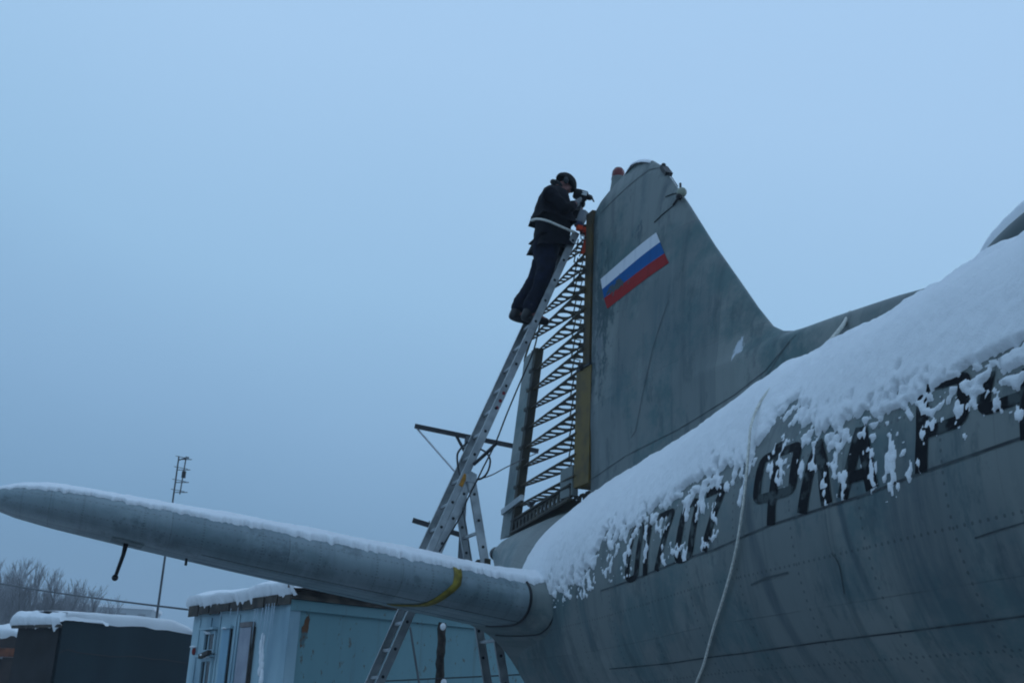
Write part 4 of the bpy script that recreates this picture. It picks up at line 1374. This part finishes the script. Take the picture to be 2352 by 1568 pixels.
def rusty(name, base, rust, thr):
    m = bpy.data.materials.new(name); m.use_nodes = True
    h = NT(m); b = m.node_tree.nodes['Principled BSDF']
    co = h.n('ShaderNodeTexCoord').outputs['Object']
    n0 = h.noise(h.mapv(co, (1, 1, .3)), 2.5, 4)
    c = h.mix(n0, (base[0] * .75, base[1] * .78, base[2] * .8, 1), (base[0] * 1.2, base[1] * 1.15, base[2] * 1.12, 1))
    k = h.step(h.math('ADD', h.noise(h.mapv(co, (1, 1, .55)), 11.0, 7, .7), h.math('MULTIPLY', h.noise(co, 1.3, 2), .16)), thr + .015, thr + .06)
    c = h.mix(h.math('MULTIPLY', k, .85), c, (*rust, 1))
    k2 = h.step(h.noise(h.mapv(co, (4, 4, .2)), 2.0, 5), .58, .72)
    c = h.mix(h.math('MULTIPLY', k2, .4), c, (rust[0] * .6 + base[0] * .3, rust[1] * .6 + base[1] * .3, base[2] * .4, 1))
    h.t.links.new(c, b.inputs['Base Color'])
    b.inputs['Roughness'].default_value = .55
    bp = h.n('ShaderNodeBump'); bp.inputs['Strength'].default_value = .25; bp.inputs['Distance'].default_value = .02
    h.t.links.new(h.noise(co, 1.4, 2), bp.inputs['Height']); h.t.links.new(bp.outputs[0], b.inputs['Normal'])
    return m
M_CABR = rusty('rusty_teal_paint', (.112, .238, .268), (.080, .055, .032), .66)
M_PLANK = mat('weathered_plank', (.075, .062, .048), .8, 0, .3, 5, col2=(.025, .021, .018))
M_GREYD = mat('grey_door_sheet', (.30, .32, .37), .6, 0, .1, 4, col2=(.22, .24, .29))
M_DBLUE = mat('blue_tarpaulin', (.012, .022, .075), .5, 0, .2, 5)
cabin = thing('cabin', 'pale blue site cabin with rust spots and icicles under a snowy roof edge', 'cabin', WL.C)
uL = WL.hit(446, 1420)[0]
LR = 9.0
zt = zc_top
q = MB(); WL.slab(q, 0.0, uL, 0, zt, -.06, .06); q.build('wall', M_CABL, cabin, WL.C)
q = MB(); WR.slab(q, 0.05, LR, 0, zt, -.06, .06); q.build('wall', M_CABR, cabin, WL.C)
q = MB(); q.box(WL.P(uL - .05, zt / 2 - .02, -2.0), WL.d * .03, V((0, 0, zt / 2 - .02)), WL.n * 1.93); q.build('wall', M_CABL, cabin, WL.C)
q = MB()                                                    # corner post
q.box(WL.P(.03, zt / 2, .01), WL.d * .05, V((0, 0, zt / 2 - .005)), WL.n * .02)
q.box(WR.P(.05, zt / 2, .01), WR.d * .07, V((0, 0, zt / 2 - .005)), WR.n * .012)
q.build('corner_post', M_CABL, cabin, WL.C)
q = MB(); q.box(WL.P(uL / 2, zt + .03, -2.2), WL.d * (uL / 2 + .08), V((0, 0, .025)), WL.n * 2.26)
roof = q.build('roof', M_PLANK, cabin, WL.C)
q = MB()
n = 9
for i in range(n):                                          # splintered eaves boards along the left face
    u0_ = -.06 + (uL + .12) * i / n; u1_ = -.06 + (uL + .12) * (i + .93) / n
    zz = .13 + .05 * random.random()
    WL.slab(q, u0_, u1_, zt - .06 - .025 * random.random(), zt + zz - .09, .045 + .012 * (i % 3), .02)
q.build('eaves_board', M_PLANK, roof, WL.C)
q = MB(); WR.slab(q, -.03, LR, zt - .13, zt + .0, .012, .03); q.build('eaves_flange', M_CABR, roof, WL.C)
q = MB(); WR.slab(q, .02, LR, zt + .06, zt + .13, .005, .03); q.build('eaves_board', M_PLANK, roof, WL.C)
q = MB(); WR.slab(q, -.1, LR, zt + .14, zt + .2, .03, .02); q.build('eaves_trim', mat('brown_trim', (.12, .05, .02), .7, 0, .3, 4), roof, WL.C)
q = MB(); WR.slab(q, .1, LR, zt + .005, zt + .055, .02, .02); q.build('tarpaulin_edge', M_DBLUE, roof, WL.C)
Z5 = lambda x, y: (367.5 + .2735 * x, 1194 + .2735 * y)
def wbox(wall, za, zb_, off, th, name, m, parent, pad=0):
    u0_, z1_ = wall.hit(*Z5(*za)); u1_, z0_ = wall.hit(*Z5(*zb_))
    q = MB(); wall.slab(q, min(u0_, u1_) - pad, max(u0_, u1_) + pad, min(z0_, z1_) - pad, max(z0_, z1_) + pad, off, th)
    return q.build(name, m, parent, WL.C), (min(u0_, u1_), max(u0_, u1_), min(z0_, z1_), max(z0_, z1_))
for za, zb_ in (((398, 962), (458, 1085)), ((368, 1188), (412, 1420))):
    wn, (a, b, c, d) = wbox(WL, za, zb_, .004, .006, 'window', M_GLASS, cabin)
    q = MB()
    for (u0_, u1_, z0_, z1_) in ((a - .05, a, c - .05, d + .05), (b, b + .05, c - .05, d + .05), (a, b, d, d + .05), (a, b, c - .05, c)):
        WL.slab(q, u0_, u1_, z0_, z1_, .002, .035)
    q.build('frame', M_CABL, wn, WL.C)
    q = MB(); WL.slab(q, a - .08, b + .08, d + .06, d + .09, .0, .10); q.build('rain_hood', M_CABL, wn, WL.C)
M_LBLUE = mat('sky_blue_door', (.22, .40, .52), .55, 0, .12, 3, stretch=(1, 1, .3))
_, ua, = wbox(WL, (545, 920), (560, 1560), .01, .03, 'door', M_LBLUE, cabin)
u0_, z1_ = WL.hit(*Z5(545, 918)); u1_, _z = WL.hit(*Z5(606, 915))
bpy.data.objects.remove(_)
q = MB(); WL.slab(q, min(u0_, u1_), max(u0_, u1_), .2, z1_, .004, .03); dr = q.build('door', M_LBLUE, cabin, WL.C)
q = MB(); WL.slab(q, min(u0_, u1_) - .035, min(u0_, u1_), .2, z1_, .004, .02); q.build('door_gap', M_DARK, dr, WL.C)
q = MB(); WL.slab(q, min(u0_, u1_) - .05, max(u0_, u1_) + .03, z1_ + .005, z1_ + .04, .004, .05); q.build('lintel', M_CABL, dr, WL.C)
u0_, z1_ = WL.hit(*Z5(695, 905)); u1_, _z = WL.hit(*Z5(800, 892)); _u, zt2 = WL.hit(*Z5(695, 862))
q = MB(); WL.slab(q, min(u0_, u1_), max(u0_, u1_), .2, z1_, .006, .035); dr = q.build('door', M_GREYD, cabin, WL.C)
dr['label'] = 'grey sheet door with a brown header board'
q = MB(); WL.slab(q, min(u0_, u1_), max(u0_, u1_), z1_ + .005, zt2, .006, .045); q.build('header', mat('header_board', (.17, .15, .15), .8, 0, .2, 6), dr, WL.C)
q = MB(); WL.slab(q, min(u0_, u1_) - .04, min(u0_, u1_) - .003, .2, z1_, .006, .05); q.build('door_edge', M_PLANK, dr, WL.C)
# vertical cover strips on the left face
q = MB()
for x in (335, 430, 505, 640, 665):
    u_, _z = WL.hit(*Z5(x, 900))
    WL.slab(q, u_ - .02, u_ + .02, .1, zt - .12, .003, .014)
q.build('cover_strip', M_CABL, cabin, WL.C)
u_, z_ = WL.hit(*Z5(303, 1100))
q = MB(); q.ball(WL.P(u_, z_, .03), .036, 10, 8, (1, 1, 1.6)); q.build('alarm_lamp', mat('red_plastic', (.25, .015, .012), .5), cabin, WL.C, smooth=True)
u_, z_ = WL.hit(*Z5(455, 1115))
q = MB(); q.bar(WL.P(u_ - .12, z_, .12), WL.P(u_ + .25, z_ - .05, .1), .03, .03, (0, 0, 1)); q.build('lamp_bracket', M_PLANK, cabin, WL.C)
# rust blister on the right face
q = MB()
uu, zz = WR.hit(*Z5(1215, 930))
q.add([WR.P(uu + (.045 + .035 * nzv(k * .9, 3)) * math.cos(k * math.pi / 15) + .03 * math.sin(k * math.pi / 15), zz + .20 * math.sin(k * math.pi / 15) * (1 + .35 * nzv(k * .7, 8)), .004) for k in range(30)], [tuple(range(30))])
q.build('rust_patch', mat('rust', (.11, .048, .020), .9, 0, .3, 9, col2=(.07, .13, .145), lo=.44, hi=.54), cabin, WL.C)
# icicles
ice = bpy.data.materials.new('ice'); ice.use_nodes = True
bi = ice.node_tree.nodes['Principled BSDF']
bi.inputs['Base Color'].default_value = (.55, .66, .74, 1); bi.inputs['Roughness'].default_value = .15; bi.inputs['Transmission Weight'].default_value = .4; bi.inputs['IOR'].default_value = 1.31
hn = NT(ice); ice.node_tree.links.new(hn.mix(hn.noise(hn.n('ShaderNodeTexCoord').outputs['Object'], 20), (.48, .60, .70, 1), (.62, .72, .80, 1)), bi.inputs['Base Color'])
k = 0
for x, ln in ((845, .55), (868, .30), (905, .45), (935, .75), (958, .5), (985, .65), (1003, .4), (700, .2), (640, .18), (560, .15)):
    u_, _z = WL.hit(*Z5(x, 750))
    q = MB(); z0_ = zt - .03
    q.tube([WL.P(u_, z0_, .075), WL.P(u_ + .004, z0_ - ln * .5, .076), WL.P(u_, z0_ - ln, .075)], [.009, .006, .001], 6)
    o = q.build('icicle', ice, cabin, WL.C, smooth=True)

def roof_snow(wall, u0_, u1_, zbase, depth, thick, seed, name_label, over=.10, n=160, m_=34, edge=None):
    "rounded drift lying on a roof, drooping over the eaves"
    def fn(a, b):
        u = u0_ + (u1_ - u0_) * a
        lip = b * m_
        endf = min(1, a / .03, (1 - a) / .03) ** .5 if 0 < a < 1 else 0
        zb_ = edge(u) if edge else zbase
        hh = thick * (1 + .45 * fbm(u * 1.1, seed, b * 2, 3)) * (.35 + .65 * endf)
        rg = .4 + .7 * fbm(u * 3.2, seed + 3, 0, 2) + .8 * fbm(u * 9.5, seed + 5, 0, 3)
        if b < .12:
            k_ = b / .12
            off = over * (.4 + .6 * math.sin(math.pi / 2 * k_)) * (1 + .3 * rg)
            z = zb_ - .10 * max(0, rg) * (1 - k_) + hh * .55 * k_ ** 1.0
        else:
            k_ = (b - .12) / .88
            off = over * (1 + .3 * rg) * (1 - sstep(0, .03, k_) * .0) - (depth + over) * k_ ** 1.4
            z = zb_ + hh * (.55 + .45 * sstep(0, .25, k_)) * (1 if k_ < .95 else .5)
        z += .012 * fbm(u * 9, b * 14, seed, 2)
        return wall.P(u, z, off)
    q = MB(); q.grid([[fn(i / n, j / m_) for j in range(m_ + 1)] for i in range(n + 1)])
    o_ = q.build('snow', SNOW, origin=wall.P((u0_ + u1_) / 2, zbase, 0), smooth=True)
    return tag(o_, name_label, 'snow', kind='stuff')
roof_snow(WL, -.22, uL + .10, zt + .07, 3.6, .27, 4.0, 'thick wavy snow on the roof edge of the pale blue cabin')
# clods of snow caught on the eaves boards and sills
q = MB()
for x, y, r in ((425, 1135, .10), (395, 1150, .07), (437, 950, .05), (575, 908, .04), (307, 1065, .05), (420, 940, .04)):
    u_, z_ = WL.hit(*Z5(x, y)); q.ball(WL.P(u_, z_, .05), r * .75, 10, 7, (1.5, 1.0, .45))
for i in range(26):                                         # snow blown into the grey door's seam
    u_, z_ = WL.hit(*Z5(865 + random.uniform(-14, 14) - i * .6, 980 + i * 15)); q.ball(WL.P(u_, z_, .005), .02 + .015 * random.random(), 6, 5, (1, .6, 2.4))
tag(q.build('snow', SNOW, origin=WL.C, smooth=True), 'small snow clods caught on the eaves boards and window hoods of the blue cabin', 'snow', kind='stuff')

# rusty post and thin stick in front of the cabin's right face
P0 = at_depth(1018, 1500, 14.4)
q = MB(); q.tube([V((P0.x - .03 + .03 * nzv(k * .4, 1), P0.y, 2.75 * k / 40)) for k in range(41)], [.048 + .012 * nzv(k * .9, 5) + .007 * (k % 2) for k in range(41)], 10)
tag(q.build('post', mat('bark_rust', (.05, .038, .03), .9, 0, .4, 9, bump=.6, bscale=20), origin=V((P0.x, P0.y, 0))), 'rough dark brown post standing before the cabin under the stabilizer', 'post')
q = MB()
for z, dx in ((2.70, -.02), (1.98, -.06), (2.05, .03), (1.62, -.05)):
    q.ball(V((P0.x + dx, P0.y - .06, z)), .035, 8, 6, (1.0, .7, 1.3))
tag(q.build('snow', SNOW, origin=V((P0.x, P0.y, 2)), smooth=True), 'small lumps of snow clinging to the rough dark post', 'snow', kind='stuff')
a, b = at_depth(942, 1440, 14.0), at_depth(966, 1590, 13.8)
q = MB(); q.tube([b + (b - a) * 1.6, b, a], .013, 6)
tag(q.build('stick', mat('grey_stick', (.09, .10, .11), .7), origin=a), 'thin grey rod slanting behind the lower ladder', 'rod')
a, b = at_depth(1010, 1557, 14.0), at_depth(1200, 1548, 13.6)
q = MB(); q.tube([a + (a - b) * .8, a, b], .008, 5)
tag(q.build('wire', M_CABLE, origin=a), 'thin dark wire stretched low between ladder legs', 'wire')

# ------------------------------------------------------------------ dark shed
Z4 = lambda x, y: (.35588 * x, 1010.6 + .35588 * y)
SC = at_depth(*Z4(405, 1200), 21.0)
SL = Wall(SC, rad(-52)); SR = Wall(SC, rad(38))
M_SHED = mat('dark_shed_sheet', (.014, .030, .037), .75, 0, .2, 1.2, spec=.2, col2=(.009, .020, .026), stretch=(1, 1, .3))
M_SHEDB = mat('brown_black_sheet', (.028, .028, .030), .75, 0, .2, 1.5, spec=.2, col2=(.016, .015, .015))
shed = thing('shed', 'dark low shed with curved snowy roof left of the blue cabin', 'shed', SL.C)
uSL = SL.hit(*Z4(118, 1210))[0]
top_px = [(400, 1172), (430, 1140), (480, 1140), (540, 1165), (640, 1175), (760, 1195), (850, 1192), (930, 1195), (1000, 1215), (1080, 1218), (1150, 1232), (1250, 1250), (1400, 1275)]
tops = sorted([SR.hit(*Z4(*p)) for p in top_px])
uSR = tops[-1][0]
q = MB()
n = 60
rows = [[SR.P(uSR * i / n, 0) for i in range(n + 1)], [SR.P(uSR * i / n, interp(uSR * i / n, tops)) for i in range(n + 1)]]
q.grid(rows)
q.grid([[p - SR.n * .08 for p in r] for r in rows]); q.grid([rows[1], [p - SR.n * .08 for p in rows[1]]])
q.build('wall', M_SHED, shed, SL.C)
zL = SL.hit(*Z4(390, 1200))[1]
q = MB(); SL.slab(q, .10, uSL, 0, zL, -.05, .05); q.build('wall', M_SHEDB, shed, SL.C)
q = MB(); SL.slab(q, -.02, uSL + .1, zL - .02, zL + .03, .02, .06); q.build('eaves_board', M_PLANK, shed, SL.C)
q = MB()
u_ = SR.hit(*Z4(470, 1250))[1]
q.grid([[SR.P(uSR * i / 20, interp(uSR * i / 20, tops) - .55, .006) for i in range(21)], [SR.P(uSR * i / 20, interp(uSR * i / 20, tops) - .57, .008) for i in range(21)]])
q.build('sheet_lap', M_DARK, shed, SL.C)
q = MB()
rows = [[SR.P(uSR * i / n, interp(uSR * i / n, tops) - .02, -.05) for i in range(n + 1)], [SR.P(uSR * i / n, interp(uSR * i / n, tops) - .05, -abs(uSL)) for i in range(n + 1)]]
q.grid(rows); q.build('roof', M_PLANK, shed, SL.C)
# roof snow: thicker at the left end, thinning to the right
sn_px = [(112, 1195), (170, 1135), (330, 1113), (450, 1110), (620, 1116), (800, 1130), (950, 1140), (1100, 1162), (1200, 1200), (1260, 1245)]
snt = sorted([SR.hit(*Z4(*p)) for p in sn_px[2:]])
def shed_snow(a, b):
    u = .02 + (uSR - .02) * a
    zt_ = interp(u, tops); zs_ = max(zt_ + .03, interp(u, snt)) + .015 * fbm(u * 2, 5)
    if b < .3:
        k_ = b / .3
        return SR.P(u, zt_ - .02 + (zs_ - zt_) * k_, .05 * math.sin(math.pi / 2 * k_) + .01)
    k_ = (b - .3) / .7
    return SR.P(u, zs_ + .04 * math.sin(math.pi * k_), .06 - (abs(uSL) + .1) * k_)
q = MB(); q.grid([[shed_snow(i / 80, j / 20) for j in range(21)] for i in range(81)])
tag(q.build('snow', SNOW, origin=SR.P(2, 3, 0), smooth=True), 'smooth snow blanket on the curved roof of the dark shed', 'snow', kind='stuff')
roof_snow(SL, -.05, uSL + .12, zL + .03, .9, .26, 9.0, 'lumpy snow along the left eave of the dark shed', over=.10, n=70, m_=24)

# brown shed at the far left with an orange band
BC = at_depth(*Z4(128, 1275), 30.0)
BW = Wall(BC, rad(-80))
M_BRSH = mat('brown_sheet', (.045, .030, .026), .8, 0, .25, 2)
bs = thing('shed', 'brown open-fronted shed with an orange beam at the far left', 'shed', BW.P(1.5, 0))
Bo = BW.P(1.5, 0)
zB = BC.z
zo = BW.hit(*Z4(50, 1365))[1]
q = MB(); BW.slab(q, 0, 7, zo + .1, zB, -.05, .1); q.build('fascia', M_BRSH, bs, Bo)
q = MB(); BW.slab(q, 0, 7, zo - .12, zo + .09, -.02, .12); q.build('beam', mat('orange_beam', (.20, .055, .018), .7, 0, .3, 4), bs, Bo)
q = MB(); BW.slab(q, 0, 7, 0, zo - .13, -1.2, .1); q.build('back_wall', M_DARK, bs, Bo)
q = MB(); BW.slab(q, -.1, .35, 0, zo - .13, -.05, .1); q.build('post', M_BRSH, bs, Bo)
q = MB(); q.box(BW.P(3.5, zB + .02, -1.3), BW.d * 3.55, V((0, 0, .02)), BW.n * 1.35); q.build('roof', M_BRSH, bs, Bo)
roof_snow(BW, -.1, 7.1, zB + .05, 2.5, .22, 14.0, 'snow on the flat roof of the brown shed', n=50, m_=20)

# ------------------------------------------------------------------ aerial mast, cross-arm pole, wire
M_POLE = mat('steel_pole', (.07, .08, .09), .5, .3, .2, 4)
mb_ = at_depth(358, 1430, 34.0)
mt = at_depth(408, 1047, 34.0)
am = thing('antenna_mast', 'tall thin mast with a small television aerial behind the dark shed', 'antenna', V((mb_.x, 34.0, 0)))
ao = V((mb_.x, 34.0, 0))
ztop = mt.z
q = MB(); q.tube([V((mb_.x, 34, 0)), V((mb_.x, 34, ztop * .6)), V((mb_.x, 34, ztop))], [.045, .034, .022], 8); q.build('pole', M_POLE, am, ao)
q = MB()
xb = mb_.x + .12
q.tube([V((mb_.x, 34, ztop - .12)), V((xb + .18, 34, ztop - .02))], .02, 5)
q.tube([V((xb + .1, 34, ztop)), V((xb + .06, 34, ztop - 1.15))], .02, 5)
q.build('boom', M_POLE, am, ao)
for i, zz in enumerate((.10, .42, .80, 1.1)):
    q = MB()
    q.tube([V((mb_.x - .03, 34.0 - .25, ztop - zz + .05)), V((xb + .25, 33.8, ztop - zz))], .010, 5)
    q.tube([V((mb_.x, 34.0, ztop - zz)), V((xb + .28, 34, ztop - zz + .02))], .013, 5)
    q.build('aerial_element', M_POLE, am, ao)
q = MB(); q.box(V((xb + .1, 34, ztop - .55)), V((.05, 0, 0)), V((0, .05, 0)), V((0, 0, .1))); q.build('junction_box', M_DARK, am, ao)

D2 = 24.0
pa, pb2 = at_depth(953, 978, D2), at_depth(1237, 1036, D2)
pm = at_depth(1074, 1002, D2); pmb = at_depth(1056, 1270, D2)
pole = thing('antenna_pole', 'dark pole with two crossed arms seen behind the ladder', 'antenna', V((pm.x, D2, 0)))
po = V((pm.x, D2, 0))
q = MB(); q.tube([V((pm.x, D2, 0)), V((pm.x, D2, pm.z))], .06, 8); q.build('pole', M_POLE, pole, po)
q = MB(); q.bar(pa, pb2, .045, .045, (0, 0, 1)); q.build('cross_arm', M_DARK, pole, po)
l1, l2 = at_depth(948, 1194, D2), at_depth(1180, 1232, D2)
q = MB(); q.bar(l1, V((pm.x + .05, D2, l1.z - .28)), .05, .04, (0, 0, 1)); q.tube([l1 + V((.35, 0, 0)), l1 + V((.33, 0, -.3))], .012, 5); q.build('cross_arm', M_DARK, pole, po)
q = MB(); q.bar(at_depth(1048, 1000, D2), at_depth(1074, 1050, D2), .03, .03, (0, 1, 0)); q.build('brace', M_DARK, pole, po)
q = MB(); q.tube([at_depth(958, 984, D2), at_depth(1045, 1083, D2), at_depth(1072, 1112, D2)], .022, 6); q.build('brace', mat('white_strut', (.50, .52, .55), .5), pole, po)

wa = at_depth(-120, 1316, 30.0)
wb2 = WL.P(uL, zt + .02, 0.05)
pts = [wa.lerp(wb2, i / 20) + V((0, 0, -.06 * math.sin(math.pi * i / 20))) for i in range(21)]
q = MB(); q.tube(pts, .016, 5)
tag(q.build('overhead_wire', M_POLE, origin=wa), 'overhead wire running in from the left to the cabin roof', 'wire')

# ------------------------------------------------------------------ far block of flats
M_FLAT = mat('flats_wall', (.34, .38, .40), .9, 0, .1, .3)
M_FLW = mat('flats_window', (.06, .075, .09), .3, 0, .2, .5)
fc = at_depth(*Z4(225, 1050), 230.0)
FW = Wall(fc, rad(82))
fe = FW.hit(*Z4(985, 1078))[0]
flats = thing('apartment_block', 'pale hazy apartment block far behind the dark shed', 'building', FW.P(fe / 2, 0))
fo = FW.P(fe / 2, 0)
zf = fc.z
q = MB(); q.box(FW.P(fe / 2, zf / 2, -6), FW.d * fe / 2, V((0, 0, zf / 2)), FW.n * 6); q.build('wall', M_FLAT, flats, fo)
q = MB(); q.box(FW.P(fe / 2, zf + .3, -6), FW.d * (fe / 2 + .3), V((0, 0, .3)), FW.n * 6.3); q.build('roof', SNOW, flats, fo)
nw = int(abs(fe) / 3.2)
for k in range(3):
    for i in range(nw):
        q = MB(); u = fe * (i + .5) / nw
        FW.slab(q, u - .75, u + .75, zf - 2.4 - k * 2.8, zf - .95 - k * 2.8, .02, .06)
        q.build('window', M_FLW, flats, fo)

# ------------------------------------------------------------------ bare trees
M_BARK = mat('bark', (.085, .075, .070), .9, 0, .3, 2)
M_TWIG = mat('frosted_twigs', (.19, .195, .21), .9, 0, .3, .8, col2=(.06, .06, .065), lo=.38, hi=.62)
def tree(x, y, h, seed, label, into=None):
    rnd = random.Random(seed)
    base = at_depth(x, 1600, y); base = V((base.x, y, 0))
    tr = None if into else thing('tree', label, 'tree', base, 'bare trees behind the sheds')
    tk, cr_ = (into, into) if into else (MB(), MB())
    tp = [V((0, 0, 0))]
    for i in range(1, 8):
        tp.append(V((h * .012 * i * rnd.uniform(-.6, .6), h * .01 * rnd.uniform(-1, 1), h * .93 * i / 7)))
    tk.tube([base + p for p in tp], [h * .013 * (1 - i / 8.5) + .01 for i in range(8)], 6)
    def branch(p, d, l, r, lev):
        q = p; pts_ = [p]
        for k in range(3):
            d = (d + V((rnd.uniform(-.2, .2), rnd.uniform(-.2, .2), rnd.uniform(-.02, .2)))).normalized()
            q = q + d * l / 3; pts_.append(q)
        cr_.tube([base + a for a in pts_], [r, r * .8, r * .6, r * .35], 3 if lev > 0 else 4, cap=False)
        if lev < 2:
            for k in range(6 if lev == 0 else 6):
                u = rnd.uniform(.25, 1); i0 = min(2, int(u * 3))
                s_ = pts_[i0].lerp(pts_[i0 + 1], u * 3 - i0)
                dd = (d + V((rnd.uniform(-1, 1), rnd.uniform(-1, 1), rnd.uniform(.0, .9))) * .6).normalized()
                branch(s_, dd, l * rnd.uniform(.35, .6), r * .5, lev + 1)
    for i in range(44):
        u = rnd.uniform(.18, .98)
        k = min(6, int(u * 7)); s_ = tp[k].lerp(tp[k + 1], u * 7 - k)
        a = rnd.uniform(0, 6.28)
        d = V((math.cos(a) * .5, math.sin(a) * .5, .95 + .5 * rnd.random())).normalized()
        branch(s_, d, h * (.32 - .22 * u) * rnd.uniform(.8, 1.25), h * .0030, 0)
    if into: return
    tk.build('trunk', M_BARK, tr, base, smooth=True)
    cr_.build('crown', M_TWIG, tr, base)
TREES = [(-60, 88, 1290), (-18, 95, 1302), (14, 90, 1302), (44, 98, 1309), (72, 92, 1314), (98, 100, 1326), (134, 104, 1345), (160, 112, 1362), (192, 108, 1358), (226, 118, 1380)]
WH = ['leftmost bare tree', 'tallest bare tree at the left edge of the wood', 'tall bare tree with a broad frosted crown by the left edge', 'bare tree with a dense frosted crown above the brown shed', 'bare tree rising over the left corner of the dark shed', 'slim bare tree standing where the treetops begin to fall away', 'medium bare tree above the middle of the dark shed roof', 'small bare tree between two higher ones in front of the pale flats', 'lone rounded bare tree before the pale flats', 'smallest bare tree at the right end of the row']
for i, (x, y, ty) in enumerate(TREES):
    tree(x, y, at_depth(x, ty, y).z, 40 + i, WH[i] + ', winter twigs')

wood = MB()
for i in range(15):
    x = -90 + 22 * i + random.uniform(-8, 8)
    y = 128 + 18 * random.random()
    tree(x, y, at_depth(x, 1318 + max(0, x) * .42 + random.uniform(-4, 16), y).z, 90 + i, '', wood)
tag(wood.build('wood', M_TWIG), 'grey mass of bare wood behind the single trees at far left', 'trees', kind='stuff')

# ------------------------------------------------------------------ dusk haze
hz = MB()
hz.box(V((0, 60, 24)), V((480, 0, 0)), V((0, 480, 0)), V((0, 0, 26)))
hm = bpy.data.materials.new('haze_air'); hm.use_nodes = True
ht = hm.node_tree; ht.nodes.clear()
ho = ht.nodes.new('ShaderNodeOutputMaterial'); pv = ht.nodes.new('ShaderNodeVolumePrincipled')
pv.inputs['Color'].default_value = (.88, .93, 1, 1); pv.inputs['Density'].default_value = .0019
ht.links.new(pv.outputs[0], ho.inputs['Volume'])
hob = hz.build('haze', hm)
tag(hob, kind='stuff')
